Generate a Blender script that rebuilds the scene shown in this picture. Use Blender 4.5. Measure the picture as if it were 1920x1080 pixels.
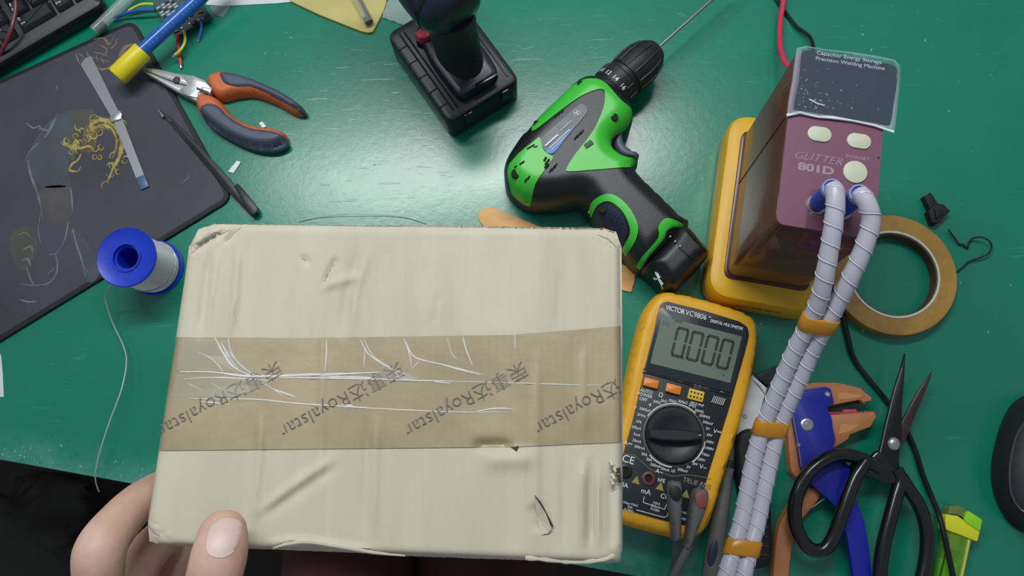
import bpy, bmesh, math, random
import numpy as np
from mathutils import Vector, Matrix
from mathutils.geometry import delaunay_2d_cdt

random.seed(7)
for o in list(bpy.data.objects):
    bpy.data.objects.remove(o, do_unlink=True)
scene = bpy.context.scene
COL = scene.collection

# ------------------------------------------------------------------ camera
T = 0.75                 # height of the table top above the floor
CAM_H = 0.70             # camera above the table top
FPX = 1500.0             # focal length in pixels of the 1920x1080 frame
NADIR = (995.0, 903.0)   # pixel straight below the camera
_d = Vector((NADIR[0] - 960, -(NADIR[1] - 540), -FPX)).normalized()
_u = -_d
_x = (Vector((1, 0, 0)) - _u * _u.x).normalized()
_y = _u.cross(_x)
CAM_ROT = Matrix((_x, _y, _u))
cam_data = bpy.data.cameras.new('camera')
cam = bpy.data.objects.new('camera', cam_data)
COL.objects.link(cam)
cam_data.sensor_fit = 'HORIZONTAL'
cam_data.sensor_width = 36.0
cam_data.lens = 36.0 * FPX / 1920.0
cam_data.clip_start = 0.01
cam.matrix_world = Matrix.Translation((0, 0, T + CAM_H)) @ CAM_ROT.to_4x4()
scene.camera = cam


def W(px, py, h=0.0):
    """point of the pixel's ray at height h above the table top"""
    v = CAM_ROT @ Vector((px - 960, -(py - 540), -FPX))
    t = (h - CAM_H) / v.z
    return Vector((v.x * t, v.y * t, T + h))


def WL(pts, h=0.0):
    return [W(p[0], p[1], p[2] if len(p) > 2 else h) for p in pts]


# ------------------------------------------------------------------ light
world = bpy.data.worlds.new('room_ambience')
scene.world = world
world.use_nodes = True
bg = world.node_tree.nodes['Background']
bg.inputs[0].default_value = (0.80, 0.90, 1.0, 1)
bg.inputs[1].default_value = 0.27


def area(name, loc, target, sx, sy, power, color):
    l = bpy.data.lights.new(name, 'AREA')
    l.shape = 'RECTANGLE'
    l.size, l.size_y, l.energy, l.color = sx, sy, power, color
    o = bpy.data.objects.new(name, l)
    COL.objects.link(o)
    o.location = loc
    o.rotation_euler = (Vector(target) - Vector(loc)).to_track_quat('-Z', 'Y').to_euler()
    return o


area('ceiling_tube_lamp', (-0.18, 0.74, T + 1.22), (-0.06, 0.15, T), 1.10, 0.12, 14.0, (0.96, 1.0, 0.98))

scene.view_settings.view_transform = 'Standard'
scene.view_settings.look = 'None'
scene.view_settings.gamma = 1.0
scene.view_settings.use_curve_mapping = False
scene.view_settings.exposure = 0.0


# ------------------------------------------------------------------ materials
def lin(c):
    return tuple((x / 255 / 12.92) if x / 255 <= 0.04045 else ((x / 255 + 0.055) / 1.055) ** 2.4 for x in c)


MATS = {}


def mat(name, rgb, rough=0.5, metal=0.0, var=0.0, vscale=60.0, bump=0.0, bscale=300.0, alpha=1.0,
        spec=0.5, rgb2=None, coat=0.0, emit=0.0, stretch=None):
    m = bpy.data.materials.new(name)
    m.use_nodes = True
    nt = m.node_tree
    p = nt.nodes['Principled BSDF']
    c = lin(rgb)
    p.inputs['Base Color'].default_value = (*c, 1)
    p.inputs['Roughness'].default_value = rough
    p.inputs['Metallic'].default_value = metal
    p.inputs['Specular IOR Level'].default_value = spec
    p.inputs['Alpha'].default_value = alpha
    p.inputs['Coat Weight'].default_value = coat
    if emit:
        p.inputs['Emission Color'].default_value = (*c, 1)
        p.inputs['Emission Strength'].default_value = emit
    tc = nt.nodes.new('ShaderNodeTexCoord')
    src = tc.outputs['Object']
    if stretch:
        mp = nt.nodes.new('ShaderNodeMapping')
        mp.inputs['Scale'].default_value = stretch
        nt.links.new(src, mp.inputs['Vector'])
        src = mp.outputs['Vector']
    if var or rgb2:
        n = nt.nodes.new('ShaderNodeTexNoise')
        n.inputs['Scale'].default_value = vscale
        n.inputs['Detail'].default_value = 5
        nt.links.new(src, n.inputs['Vector'])
        r = nt.nodes.new('ShaderNodeValToRGB')
        a = c if rgb2 is None else lin(rgb2)
        lo = [x * (1 - var) for x in a]
        hi = [min(1, x * (1 + var)) for x in c]
        r.color_ramp.elements[0].position = 0.35
        r.color_ramp.elements[1].position = 0.65
        r.color_ramp.elements[0].color = (*lo, 1)
        r.color_ramp.elements[1].color = (*hi, 1)
        nt.links.new(n.outputs['Fac'], r.inputs['Fac'])
        nt.links.new(r.outputs['Color'], p.inputs['Base Color'])
    if bump:
        n = nt.nodes.new('ShaderNodeTexNoise')
        n.inputs['Scale'].default_value = bscale
        n.inputs['Detail'].default_value = 3
        nt.links.new(src, n.inputs['Vector'])
        b = nt.nodes.new('ShaderNodeBump')
        b.inputs['Strength'].default_value = bump
        b.inputs['Distance'].default_value = 0.001
        nt.links.new(n.outputs['Fac'], b.inputs['Height'])
        nt.links.new(b.outputs['Normal'], p.inputs['Normal'])
    MATS[name] = m
    return m


# ------------------------------------------------------------------ mesh tools
def spl(pts, n=6, closed=False):
    """Catmull-Rom through points (any dimension)"""
    P = [Vector(p) for p in pts]
    out = []
    N = len(P)
    rng = range(N) if closed else range(N - 1)
    for i in rng:
        if closed:
            a, b, c, d = P[i - 1], P[i], P[(i + 1) % N], P[(i + 2) % N]
        else:
            a, b, c, d = P[max(i - 1, 0)], P[i], P[i + 1], P[min(i + 2, N - 1)]
        for k in range(n):
            t = k / n
            out.append(0.5 * ((2 * b) + (c - a) * t + (2 * a - 5 * b + 4 * c - d) * t * t
                              + (3 * b - a - 3 * c + d) * t ** 3))
    if not closed:
        out.append(P[-1])
    return out


def ccw(poly):
    a = sum(poly[i - 1][0] * poly[i][1] - poly[i][0] * poly[i - 1][1] for i in range(len(poly)))
    return list(poly) if a > 0 else list(reversed(poly))


def inset(poly, d):
    n = len(poly)
    out = []
    for i in range(n):
        p0, p1, p2 = Vector(poly[i - 1][:2]), Vector(poly[i][:2]), Vector(poly[(i + 1) % n][:2])
        e1, e2 = (p1 - p0), (p2 - p1)
        if e1.length < 1e-9 or e2.length < 1e-9:
            out.append(p1)
            continue
        n1 = Vector((-e1.y, e1.x)).normalized()
        n2 = Vector((-e2.y, e2.x)).normalized()
        m = n1 + n2
        m = m / max(m.dot(m) / 2, 0.45) if m.length > 1e-6 else n1
        out.append(p1 + m * d)
    return out


def rpoly(poly, r, seg=5):
    """round the corners of a polygon (world xy)"""
    n = len(poly)
    out = []
    for i in range(n):
        p0, p1, p2 = Vector(poly[i - 1][:2]), Vector(poly[i][:2]), Vector(poly[(i + 1) % n][:2])
        a, b = (p0 - p1), (p2 - p1)
        rr = min(r, a.length * 0.45, b.length * 0.45)
        A, B = p1 + a.normalized() * rr, p1 + b.normalized() * rr
        for k in range(seg + 1):
            t = k / seg
            out.append(A * (1 - t) ** 2 + p1 * 2 * t * (1 - t) + B * t * t)
    return out


class MB:
    def __init__(s):
        s.v, s.f = [], []

    def add(s, vs, fs):
        o = len(s.v)
        s.v += [tuple(v) for v in vs]
        s.f += [tuple(i + o for i in f) for f in fs]
        return s

    def loft(s, rings, cap0=True, cap1=True):
        n = len(rings[0])
        vs = [v for r in rings for v in r]
        fs = []
        for i in range(len(rings) - 1):
            for j in range(n):
                k = (j + 1) % n
                fs.append((i * n + j, i * n + k, (i + 1) * n + k, (i + 1) * n + j))
        if cap0:
            fs.append(tuple(range(n)))
        if cap1:
            fs.append(tuple((len(rings) - 1) * n + j for j in range(n)))
        return s.add(vs, fs)

    def prism(s, poly, z0, z1, b=0.0, b0=0.0):
        """poly: world xy; z0,z1 heights above table; b top bevel, b0 bottom bevel"""
        poly = ccw([(p[0], p[1]) for p in poly])
        rings = []

        def ring(d, z):
            q = inset(poly, d) if d else poly
            rings.append([(p[0], p[1], T + z) for p in q])
        if b0:
            ring(b0, z0)
            ring(b0 * 0.3, z0 + b0 * 0.3)
            ring(0, z0 + b0)
        else:
            ring(0, z0)
        if b:
            ring(0, z1 - b)
            ring(b * 0.3, z1 - b * 0.3)
            ring(b, z1)
        else:
            ring(0, z1)
        return s.loft(rings)

    def tube(s, pts, r, seg=10, flat=1.0, cap=True, up=(0, 0, 1)):
        pts = [Vector(p) for p in pts]
        n = len(pts)
        R = r if isinstance(r, (list, tuple)) else [r] * n
        rings = []
        upv = Vector(up)
        for i in range(n):
            t = (pts[min(i + 1, n - 1)] - pts[max(i - 1, 0)]).normalized()
            side = t.cross(upv)
            if side.length < 1e-4:
                side = t.cross(Vector((0, 1, 0)))
            side.normalize()
            nu = side.cross(t).normalized()
            rings.append([pts[i] + side * R[i] * math.cos(a) + nu * R[i] * flat * math.sin(a)
                          for a in [2 * math.pi * k / seg for k in range(seg)]])
        return s.loft(rings, cap, cap)

    def lathe(s, A, B, prof, seg=40, close=False):
        """axis through A towards B; prof = [(dist along axis, radius)]"""
        A, B = Vector(A), Vector(B)
        ax = (B - A).normalized()
        e1 = ax.cross(Vector((0, 0, 1)))
        if e1.length < 1e-3:
            e1 = ax.cross(Vector((0, 1, 0)))
        e1.normalize()
        e2 = ax.cross(e1)
        rings = []
        for (t, r) in prof:
            rings.append([A + ax * t + (e1 * math.cos(a) + e2 * math.sin(a)) * max(r, 1e-5)
                          for a in [2 * math.pi * k / seg for k in range(seg)]])
        if close:
            rings.append(rings[0])
            return s.loft(rings, False, False)
        return s.loft(rings)

    def ribbon(s, pts, w, th=0.0002):
        """flat strip lying on its path, thickness th upwards; w width or list"""
        pts = [Vector(p) for p in pts]
        n = len(pts)
        w = w if isinstance(w, (list, tuple)) else [w] * n
        rings = []
        for i in range(n):
            t = (pts[min(i + 1, n - 1)] - pts[max(i - 1, 0)])
            sd = Vector((-t.y, t.x, 0)).normalized() * w[i] / 2
            z = Vector((0, 0, th))
            rings.append([pts[i] - sd, pts[i] + sd, pts[i] + sd + z, pts[i] - sd + z])
        return s.loft(rings)

    def obox(s, c, U, V, su, sv, z0, z1, b=0.0):
        """oriented box: centre c (xy), axes U,V unit, half sizes"""
        c, U, V = Vector(c[:2]), Vector(U[:2]), Vector(V[:2])
        return s.prism([c - U * su - V * sv, c + U * su - V * sv, c + U * su + V * sv, c - U * su + V * sv], z0, z1, b)

    def text(s, body, c, right, up, size, align='CENTER', shear=0.0, bold=0.0, ext=0.00012, sx=1.0):
        cu = bpy.data.curves.new('t', 'FONT')
        cu.body = body
        cu.size = size
        cu.align_x = align
        cu.align_y = 'CENTER'
        cu.shear = shear
        cu.offset = bold
        cu.extrude = 0
        cu.resolution_u = 3
        o = bpy.data.objects.new('t', cu)
        COL.objects.link(o)
        dg = bpy.context.evaluated_depsgraph_get()
        me = bpy.data.meshes.new_from_object(o.evaluated_get(dg))
        right, up = Vector(right).normalized(), Vector(up).normalized()
        nrm = right.cross(up).normalized()
        c = Vector(c)
        vs = [c + right * v.co.x * sx + up * v.co.y + nrm * ext for v in me.vertices]
        s.add(vs, [tuple(p.vertices) for p in me.polygons])
        bpy.data.objects.remove(o, do_unlink=True)
        bpy.data.curves.remove(cu)
        bpy.data.meshes.remove(me)
        return s

    def text_px(s, body, px, h, d, size, **k):
        """text lying flat at height h, centred on pixel px, reading along pixel direction d"""
        c = W(px[0], px[1], h)
        r = W(px[0] + d[0] * 20, px[1] + d[1] * 20, h) - c
        r.z = 0
        r.normalize()
        return s.text(body, c, r, Vector((-r.y, r.x, 0)), size, **k)

    def mesh(s, name, origin=(0, 0, 0), smooth=35):
        me = bpy.data.meshes.new(name)
        o = Vector(origin)
        me.from_pydata([tuple(Vector(v) - o) for v in s.v], [], s.f)
        bm = bmesh.new()
        bm.from_mesh(me)
        bmesh.ops.recalc_face_normals(bm, faces=bm.faces)
        bm.to_mesh(me)
        bm.free()
        me.validate()
        if smooth:
            me.polygons.foreach_set('use_smooth', [True] * len(me.polygons))
            me.set_sharp_from_angle(angle=math.radians(smooth))
        return me


def pip(xy, poly):
    x, y = xy[:, 0], xy[:, 1]
    ins = np.zeros(len(xy), bool)
    n = len(poly)
    for i in range(n):
        x1, y1 = poly[i - 1][:2]
        x2, y2 = poly[i][:2]
        c = ((y1 > y) != (y2 > y))
        ins ^= c & (x < (x2 - x1) * (y - y1) / ((y2 - y1) if y2 != y1 else 1e-12) + x1)
    return ins


def dist(xy, poly):
    d = np.full(len(xy), 1e9)
    n = len(poly)
    for i in range(n):
        a = np.array(poly[i - 1][:2])
        b = np.array(poly[i][:2])
        ab = b - a
        t = np.clip(((xy - a) @ ab) / max(ab @ ab, 1e-12), 0, 1)
        d = np.minimum(d, np.linalg.norm(xy - (a + t[:, None] * ab), axis=1))
    return d


def dome_h(poly, zedge, ztop, R):
    """height field of a cushion shape over polygon poly"""
    poly = [tuple(p[:2]) for p in poly]

    def f(xy):
        d = np.where(pip(xy, poly), dist(xy, poly), 0)
        k = np.clip(d / R, 0, 1)
        return zedge + (ztop - zedge) * np.sqrt(np.maximum(0, 1 - (1 - k) ** 2))
    return f


def surf(mb, poly, zf, s=0.003, z0=None, skirt=None):
    """mesh a polygon with height zf(xy) (heights above table), sides to z0 (closed) or down by skirt"""
    poly = ccw([(p[0], p[1]) for p in poly])
    bnd = []
    for i in range(len(poly)):
        a, b = Vector(poly[i]), Vector(poly[(i + 1) % len(poly)])
        k = max(1, int((b - a).length / s))
        bnd += [a.lerp(b, j / k) for j in range(k)]
    pa = np.array([tuple(p) for p in bnd])
    lo, hi = pa.min(0), pa.max(0)
    gx, gy = np.meshgrid(np.arange(lo[0], hi[0], s), np.arange(lo[1], hi[1], s * 0.87))
    gx[1::2] += s / 2
    g = np.stack([gx.ravel(), gy.ravel()], 1)
    pl = [tuple(p) for p in bnd]
    if len(g):
        g = g[pip(g, pl)]
    if len(g):
        g = g[dist(g, pl) > s * 0.45]
    vin = [Vector(p) for p in bnd] + [Vector((float(a), float(b))) for a, b in g]
    vo, eo, fo, _, _, _ = delaunay_2d_cdt(vin, [], [list(range(len(bnd)))], 1, 1e-7)
    xy = np.array([tuple(v) for v in vo])
    z = zf(xy)
    vs = [(x[0], x[1], T + zz) for x, zz in zip(xy, z)]
    fs = [tuple(f) for f in fo]
    cnt = {}
    for f in fs:
        for i in range(len(f)):
            e = (f[i - 1], f[i])
            cnt.setdefault(tuple(sorted(e)), []).append(e)
    be = {e[0][0]: e[0][1] for e in cnt.values() if len(e) == 1}
    n = len(vs)
    mp = {}
    for a in be:
        mp[a] = n + len(mp)
    for a in mp:
        vs.append((vs[a][0], vs[a][1], (T + z0) if skirt is None else vs[a][2] - skirt))
    for a, b in be.items():
        fs.append((b, a, mp[a], mp[b]))
    if skirt is None:
        loop = []
        a = next(iter(be))
        st = a
        while True:
            loop.append(mp[a])
            a = be[a]
            if a == st or a not in be:
                break
        fs.append(tuple(loop))
    mb.add(vs, fs)
    return mb


# ------------------------------------------------------------------ scene objects
ORG = {}


def thing(name, label, cat, loc, group=None):
    o = bpy.data.objects.new(name, None)
    o.empty_display_size = 0.01
    COL.objects.link(o)
    o.location = loc
    o['label'] = label
    o['category'] = cat
    if group:
        o['group'] = group
    ORG[o.name] = Vector(loc)
    return o


def part(name, mb, m, parent, smooth=35, kind=None, label=None):
    org = ORG[parent.name]
    me = mb.mesh(name, org, smooth)
    o = bpy.data.objects.new(name, me)
    COL.objects.link(o)
    me.materials.append(m)
    o.parent = parent
    ORG[o.name] = org
    if kind:
        o['kind'] = kind
    if label:
        o['label'] = label
    return o


def single(name, mb, m, label, cat, group=None, kind=None, smooth=35):
    a = np.array(mb.v)
    org = Vector(((a[:, 0].min() + a[:, 0].max()) / 2, (a[:, 1].min() + a[:, 1].max()) / 2, a[:, 2].min()))
    me = mb.mesh(name, org, smooth)
    o = bpy.data.objects.new(name, me)
    COL.objects.link(o)
    me.materials.append(m)
    o.location = org
    ORG[o.name] = org
    if label:
        o['label'] = label
        o['category'] = cat
    if group:
        o['group'] = group
    if kind:
        o['kind'] = kind
    return o


def pxdir(a, b, h):
    d = W(b[0], b[1], h) - W(a[0], a[1], h)
    d.z = 0
    return d.normalized()


def ell(c, ru, rv, U=Vector((1, 0, 0)), n=28):
    V = Vector((-U.y, U.x, 0))
    return [c + U * ru * math.cos(2 * math.pi * k / n) + V * rv * math.sin(2 * math.pi * k / n) for k in range(n)]


# ================================================================== floor, table
def table_material():
    m = mat('green_tabletop', (5, 124, 98), 0.42, var=0.08, vscale=7)
    nt = m.node_tree
    p = nt.nodes['Principled BSDF']
    p.inputs['Specular IOR Level'].default_value = 0.8
    tc = nt.nodes.new('ShaderNodeTexCoord')
    col_link = p.inputs['Base Color'].links[0].from_socket
    prev = col_link
    hsum = None
    for ang, sc, thr in ((0.4, 260, 0.68), (-0.9, 330, 0.69), (1.9, 240, 0.70)):
        mp = nt.nodes.new('ShaderNodeMapping')
        mp.inputs['Rotation'].default_value = (0, 0, ang)
        mp.inputs['Scale'].default_value = (0.10, 1, 1)
        nt.links.new(tc.outputs['Object'], mp.inputs['Vector'])
        n = nt.nodes.new('ShaderNodeTexNoise')
        n.inputs['Scale'].default_value = sc
        n.inputs['Detail'].default_value = 2
        nt.links.new(mp.outputs['Vector'], n.inputs['Vector'])
        r = nt.nodes.new('ShaderNodeValToRGB')
        r.color_ramp.elements[0].position = thr
        r.color_ramp.elements[1].position = thr + 0.05
        r.color_ramp.elements[0].color = (0, 0, 0, 1)
        r.color_ramp.elements[1].color = (1, 1, 1, 1)
        nt.links.new(n.outputs['Fac'], r.inputs['Fac'])
        if hsum is None:
            hsum = r.outputs['Color']
        else:
            a = nt.nodes.new('ShaderNodeMath')
            a.operation = 'MAXIMUM'
            nt.links.new(hsum, a.inputs[0])
            nt.links.new(r.outputs['Color'], a.inputs[1])
            hsum = a.outputs[0]
    # scratches sit in worn patches
    wn = nt.nodes.new('ShaderNodeTexNoise')
    wn.inputs['Scale'].default_value = 9
    wn.inputs['Detail'].default_value = 3
    nt.links.new(tc.outputs['Object'], wn.inputs['Vector'])
    wr = nt.nodes.new('ShaderNodeValToRGB')
    wr.color_ramp.elements[0].position = 0.47
    wr.color_ramp.elements[1].position = 0.62
    nt.links.new(wn.outputs['Fac'], wr.inputs['Fac'])
    mul = nt.nodes.new('ShaderNodeMath')
    mul.operation = 'MULTIPLY'
    nt.links.new(hsum, mul.inputs[0])
    nt.links.new(wr.outputs['Color'], mul.inputs[1])
    mul2 = nt.nodes.new('ShaderNodeMath')
    mul2.operation = 'MULTIPLY'
    mul2.inputs[1].default_value = 0.14
    nt.links.new(mul.outputs[0], mul2.inputs[0])
    mx = nt.nodes.new('ShaderNodeMixRGB')
    nt.links.new(mul2.outputs[0], mx.inputs['Fac'])
    nt.links.new(prev, mx.inputs['Color1'])
    mx.inputs['Color2'].default_value = (*lin((150, 190, 180)), 1)
    # pale wear along the front edge
    dp = nt.nodes.new('ShaderNodeVectorMath')
    dp.operation = 'DOT_PRODUCT'
    dp.inputs[1].default_value = (EN.x, EN.y, 0)
    nt.links.new(tc.outputs['Object'], dp.inputs[0])
    er = nt.nodes.new('ShaderNodeMapRange')
    er.inputs['From Min'].default_value = -0.35
    er.inputs['From Max'].default_value = -0.318
    er.inputs['To Min'].default_value = 0.62
    er.inputs['To Max'].default_value = 0.0
    nt.links.new(dp.outputs['Value'], er.inputs['Value'])
    en = nt.nodes.new('ShaderNodeTexNoise')
    en.inputs['Scale'].default_value = 34
    en.inputs['Detail'].default_value = 6
    en.inputs['Roughness'].default_value = 0.75
    nt.links.new(tc.outputs['Object'], en.inputs['Vector'])
    ew = nt.nodes.new('ShaderNodeValToRGB')
    ew.color_ramp.elements[0].position = 0.36
    ew.color_ramp.elements[1].position = 0.72
    nt.links.new(en.outputs['Fac'], ew.inputs['Fac'])
    em = nt.nodes.new('ShaderNodeMath')
    em.operation = 'MULTIPLY'
    nt.links.new(er.outputs['Result'], em.inputs[0])
    nt.links.new(ew.outputs['Color'], em.inputs[1])
    mx2 = nt.nodes.new('ShaderNodeMixRGB')
    nt.links.new(em.outputs[0], mx2.inputs['Fac'])
    nt.links.new(mx.outputs['Color'], mx2.inputs['Color1'])
    mx2.inputs['Color2'].default_value = (*lin((112, 176, 170)), 1)
    nt.links.new(mx2.outputs['Color'], p.inputs['Base Color'])
    fine = nt.nodes.new('ShaderNodeTexNoise')
    fine.inputs['Scale'].default_value = 170
    fine.inputs['Detail'].default_value = 4
    nt.links.new(tc.outputs['Object'], fine.inputs['Vector'])
    ad = nt.nodes.new('ShaderNodeMath')
    ad.operation = 'SUBTRACT'
    nt.links.new(fine.outputs['Fac'], ad.inputs[0])
    nt.links.new(mul.outputs[0], ad.inputs[1])
    b = nt.nodes.new('ShaderNodeBump')
    b.inputs['Strength'].default_value = 0.10
    b.inputs['Distance'].default_value = 0.001
    nt.links.new(ad.outputs[0], b.inputs['Height'])
    nt.links.new(b.outputs['Normal'], p.inputs['Normal'])
    rr = nt.nodes.new('ShaderNodeMapRange')
    rr.inputs['To Min'].default_value = 0.20
    rr.inputs['To Max'].default_value = 0.36
    nt.links.new(wn.outputs['Fac'], rr.inputs['Value'])
    nt.links.new(rr.outputs['Result'], p.inputs['Roughness'])
    return m


mb = MB()
mb.prism([(-1.6, -1.4), (1.6, -1.4), (1.6, 1.6), (-1.6, 1.6)], -T - 0.05, -T)
floor = single('floor', mb, mat('dark_floor', (38, 30, 27), 0.7, var=0.3, vscale=12), None, None, kind='structure')

EA, EB = W(0, 862), W(1190, 1080)
ED = (EB - EA).normalized()
EN = Vector((-ED.y, ED.x, 0))
TC = EA + ED * 0.45
t = thing('work_table', 'green topped work table under all the tools', 'table', (TC.x + EN.x * 0.35, TC.y + EN.y * 0.35, 0))
tcorn = [TC - ED * 0.95, TC + ED * 0.95, TC + ED * 0.95 + EN * 0.75, TC - ED * 0.95 + EN * 0.75]
part('tabletop', MB().prism(tcorn, -0.028, 0, 0.0012), table_material(), t)
m_leg = mat('table_leg_paint', (40, 42, 44), 0.5)
for i in range(4):
    c = TC + ED * (0.88 if i % 2 else -0.88) + EN * (0.68 if i > 1 else 0.07)
    part('leg', MB().obox(c, ED, EN, 0.022, 0.022, -T, -0.028), m_leg, t)

# pale wear along the front edge of the tabletop, and crumbs lying about
m_crumb = mat('pale_crumb', (200, 212, 205), 0.5)
mb = MB()
cr = []
for i in range(230):
    if i < 60:
        k = random.random()
        p = EA + (EB - EA) * k * 0.5 + EN * abs(random.gauss(0, 0.010)) + EN * 0.002
        s = random.uniform(0.0003, 0.0009)
    else:
        p = W(random.uniform(420, 1910), random.uniform(10, 640))
        s = random.choice([0.0004, 0.0005, 0.0007, 0.0011])
    a = random.random() * 6.28
    u = Vector((math.cos(a), math.sin(a), 0))
    v = Vector((-u.y, u.x, 0))
    L = random.uniform(0.7, 2.2)
    mb.add([p - u * s * L, p + v * s * 0.6, p + u * s * L, p - v * s * 0.6, p + Vector((0, 0, s))],
           [(0, 1, 4), (1, 2, 4), (2, 3, 4), (3, 0, 4), (3, 2, 1, 0)])
single('crumbs', mb, m_crumb, 'tiny pale crumbs and swarf scattered over the green tabletop', 'crumbs', kind='stuff', smooth=0)

# ================================================================== cardboard box held in the hand
BXC = [(362, 420), (1162, 431), (1166, 1056), (271, 1021)]     # TL TR BR BL pixels of the top face
BXH = [0.326, 0.3245, 0.334, 0.335]
CREASE = [
    ([(449, 440), (441, 560), (428, 640)], 7, 0.0010), ([(395, 460), (375, 640)], 10, -0.0010),
    ([(412, 455), (394, 570), (385, 640)], 6, 0.0007), ([(606, 500), (600, 1030)], 7, 0.0004),
    ([(694, 450), (666, 560), (660, 640)], 8, 0.0008), ([(678, 450), (650, 560), (640, 640)], 10, -0.0007),
    ([(490, 760), (486, 860), (474, 1010)], 7, 0.0008), ([(707, 760), (700, 1025)], 8, 0.0007),
    ([(688, 760), (682, 1025)], 8, -0.0004), ([(470, 972), (540, 918), (640, 850)], 9, 0.0009),
    ([(480, 980), (550, 930), (650, 862)], 11, -0.0006),
    ([(358, 474), (385, 455), (432, 428)], 5, -0.0013), ([(425, 452), (452, 424)], 5, -0.0010),
    ([(360, 455), (400, 435)], 6, 0.0008),
    ([(605, 535), (628, 490)], 5, -0.0010), ([(610, 535), (665, 520)], 9, 0.0008),
    ([(880, 836), (930, 834), (968, 838)], 10, -0.0022), ([(930, 862), (985, 860)], 18, 0.0012),
    ([(1093, 848), (1092, 940), (1092, 1045)], 7, 0.0015), ([(1110, 850), (1108, 1040)], 7, -0.0010),
    ([(1121, 858), (1122, 1040)], 6, 0.0009), ([(1008, 640), (1004, 1040)], 8, 0.0006),
    ([(1058, 836), (1056, 1045)], 7, -0.0006), ([(1094, 640), (1096, 840)], 8, 0.0005),
    ([(1000, 940), (1015, 1000)], 12, -0.0012), ([(1145, 870), (1148, 1040)], 8, -0.0010),
    ([(490, 1020), (560, 1012), (640, 1024), (720, 1034)], 6, 0.0014),
    ([(570, 485), (576, 492)], 6, -0.0008), ([(800, 440), (800, 625)], 30, 0.0005),
    ([(930, 440), (925, 625)], 30, -0.0004), ([(1050, 500), (1045, 620)], 5, -0.0003),
    ([(820, 560), (815, 600)], 5, -0.0003), ([(725, 450), (720, 560)], 14, -0.0003),
]


def box_disp(x, y):
    p = np.stack([x, y], 1)
    z = 0.00005 * np.sin(x * 2 * np.pi / 14.0) + 0.0004 * np.sin(x / 70 + y / 190) * np.sin(y / 90 + 1)
    for path, w, a in CREASE:
        d = np.full(len(p), 1e9)
        lp = np.zeros(len(p))
        acc = 0.0
        for i in range(len(path) - 1):
            A, B = np.array(path[i], float), np.array(path[i + 1], float)
            ab = B - A
            tt = np.clip(((p - A) @ ab) / (ab @ ab), 0, 1)
            dn = np.linalg.norm(p - (A + tt[:, None] * ab), axis=1)
            ln = np.linalg.norm(ab)
            lp = np.where(dn < d, acc + tt * ln, lp)
            d = np.minimum(d, dn)
            acc += ln
        fade = np.clip(np.minimum(lp, acc - lp) / (0.3 * acc), 0, 1)
        z = z + 1.6 * a * np.exp(-(d / w) ** 2) * (fade * fade * (3 - 2 * fade) if acc > 60 else 1)
    return z


def box_st(x, y):
    """approximate face coordinates of a pixel"""
    c = BXC
    s = np.full_like(x, 0.5)
    t_ = np.full_like(x, 0.5)
    for _ in range(8):
        xl = c[0][0] + (c[3][0] - c[0][0]) * t_
        xr = c[1][0] + (c[2][0] - c[1][0]) * t_
        s = (x - xl) / (xr - xl)
        yt = c[0][1] + (c[1][1] - c[0][1]) * s
        yb = c[3][1] + (c[2][1] - c[3][1]) * s
        t_ = (y - yt) / (yb - yt)
    return s, t_


def box_h(x, y):
    x = np.asarray(x, float)
    y = np.asarray(y, float)
    s, t_ = box_st(x, y)
    s2, t2 = np.clip(s, 0, 1), np.clip(t_, 0, 1)
    h = (BXH[0] * (1 - s2) + BXH[1] * s2) * (1 - t2) + (BXH[3] * (1 - s2) + BXH[2] * s2) * t2
    d = np.minimum(np.minimum(s2, 1 - s2) * 0.215, np.minimum(t2, 1 - t2) * 0.15)
    r = 0.0035
    k = np.clip(d / r, 0, 1)
    edge = r * (1 - np.sqrt(np.maximum(0, 1 - (1 - k) ** 2)))
    return h + box_disp(x, y) * np.clip(k * 1.5, 0, 1) - edge


def box_px(s, t_):
    c = BXC
    x = (c[0][0] * (1 - s) + c[1][0] * s) * (1 - t_) + (c[3][0] * (1 - s) + c[2][0] * s) * t_
    y = (c[0][1] * (1 - s) + c[1][1] * s) * (1 - t_) + (c[3][1] * (1 - s) + c[2][1] * s) * t_
    return x, y


def box_pt(x, y, off=0.0):
    return W(x, y, float(box_h(np.array([x]), np.array([y]))[0]) + off)


def px_of(v):
    c = CAM_ROT.transposed() @ (Vector(v) - Vector((0, 0, T + CAM_H)))
    return 960 - FPX * c.x / c.z, 540 + FPX * c.y / c.z


box = thing('cardboard_box', 'battered pale brown cardboard box held flat above the table, taped across its middle', 'box', W(720, 735, 0.27))
NS, NT = 190, 130
ss = np.linspace(0, 1, NS + 1)
tt = np.linspace(0, 1, NT + 1)
S, TT = np.meshgrid(ss, tt)
X, Y = box_px(S, TT)
X, Y = X.ravel(), Y.ravel()
# pull in the crushed corners
for (cx, cy), rad, amt in (((362, 420), 42, 0.34), ((1162, 431), 34, 0.34), ((271, 1021), 40, 0.28), ((1166, 1056), 26, 0.25)):
    dx, dy = 720 - cx, 735 - cy
    L = math.hypot(dx, dy)
    d = np.hypot(X - cx, Y - cy)
    k = np.clip(1 - d / rad, 0, 1)
    X += dx / L * k * rad * amt
    Y += dy / L * k * rad * amt
rng = np.random.RandomState(3)
wob = rng.normal(0, 0.7, len(X))
edge_mask = (np.minimum(S.ravel(), 1 - S.ravel()) < 0.002) | (np.minimum(TT.ravel(), 1 - TT.ravel()) < 0.002)
Y += wob * edge_mask * 0.35
Hh = box_h(X, Y)
for (cx, cy), rad in (((362, 420), 60), ((1162, 431), 45), ((271, 1021), 50), ((1166, 1056), 40)):
    d = np.hypot(X - cx, Y - cy)
    Hh -= 0.004 * np.clip(1 - d / rad, 0, 1) ** 2 + np.where(d < rad, rng.normal(0, 0.00025, len(X)), 0)
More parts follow.
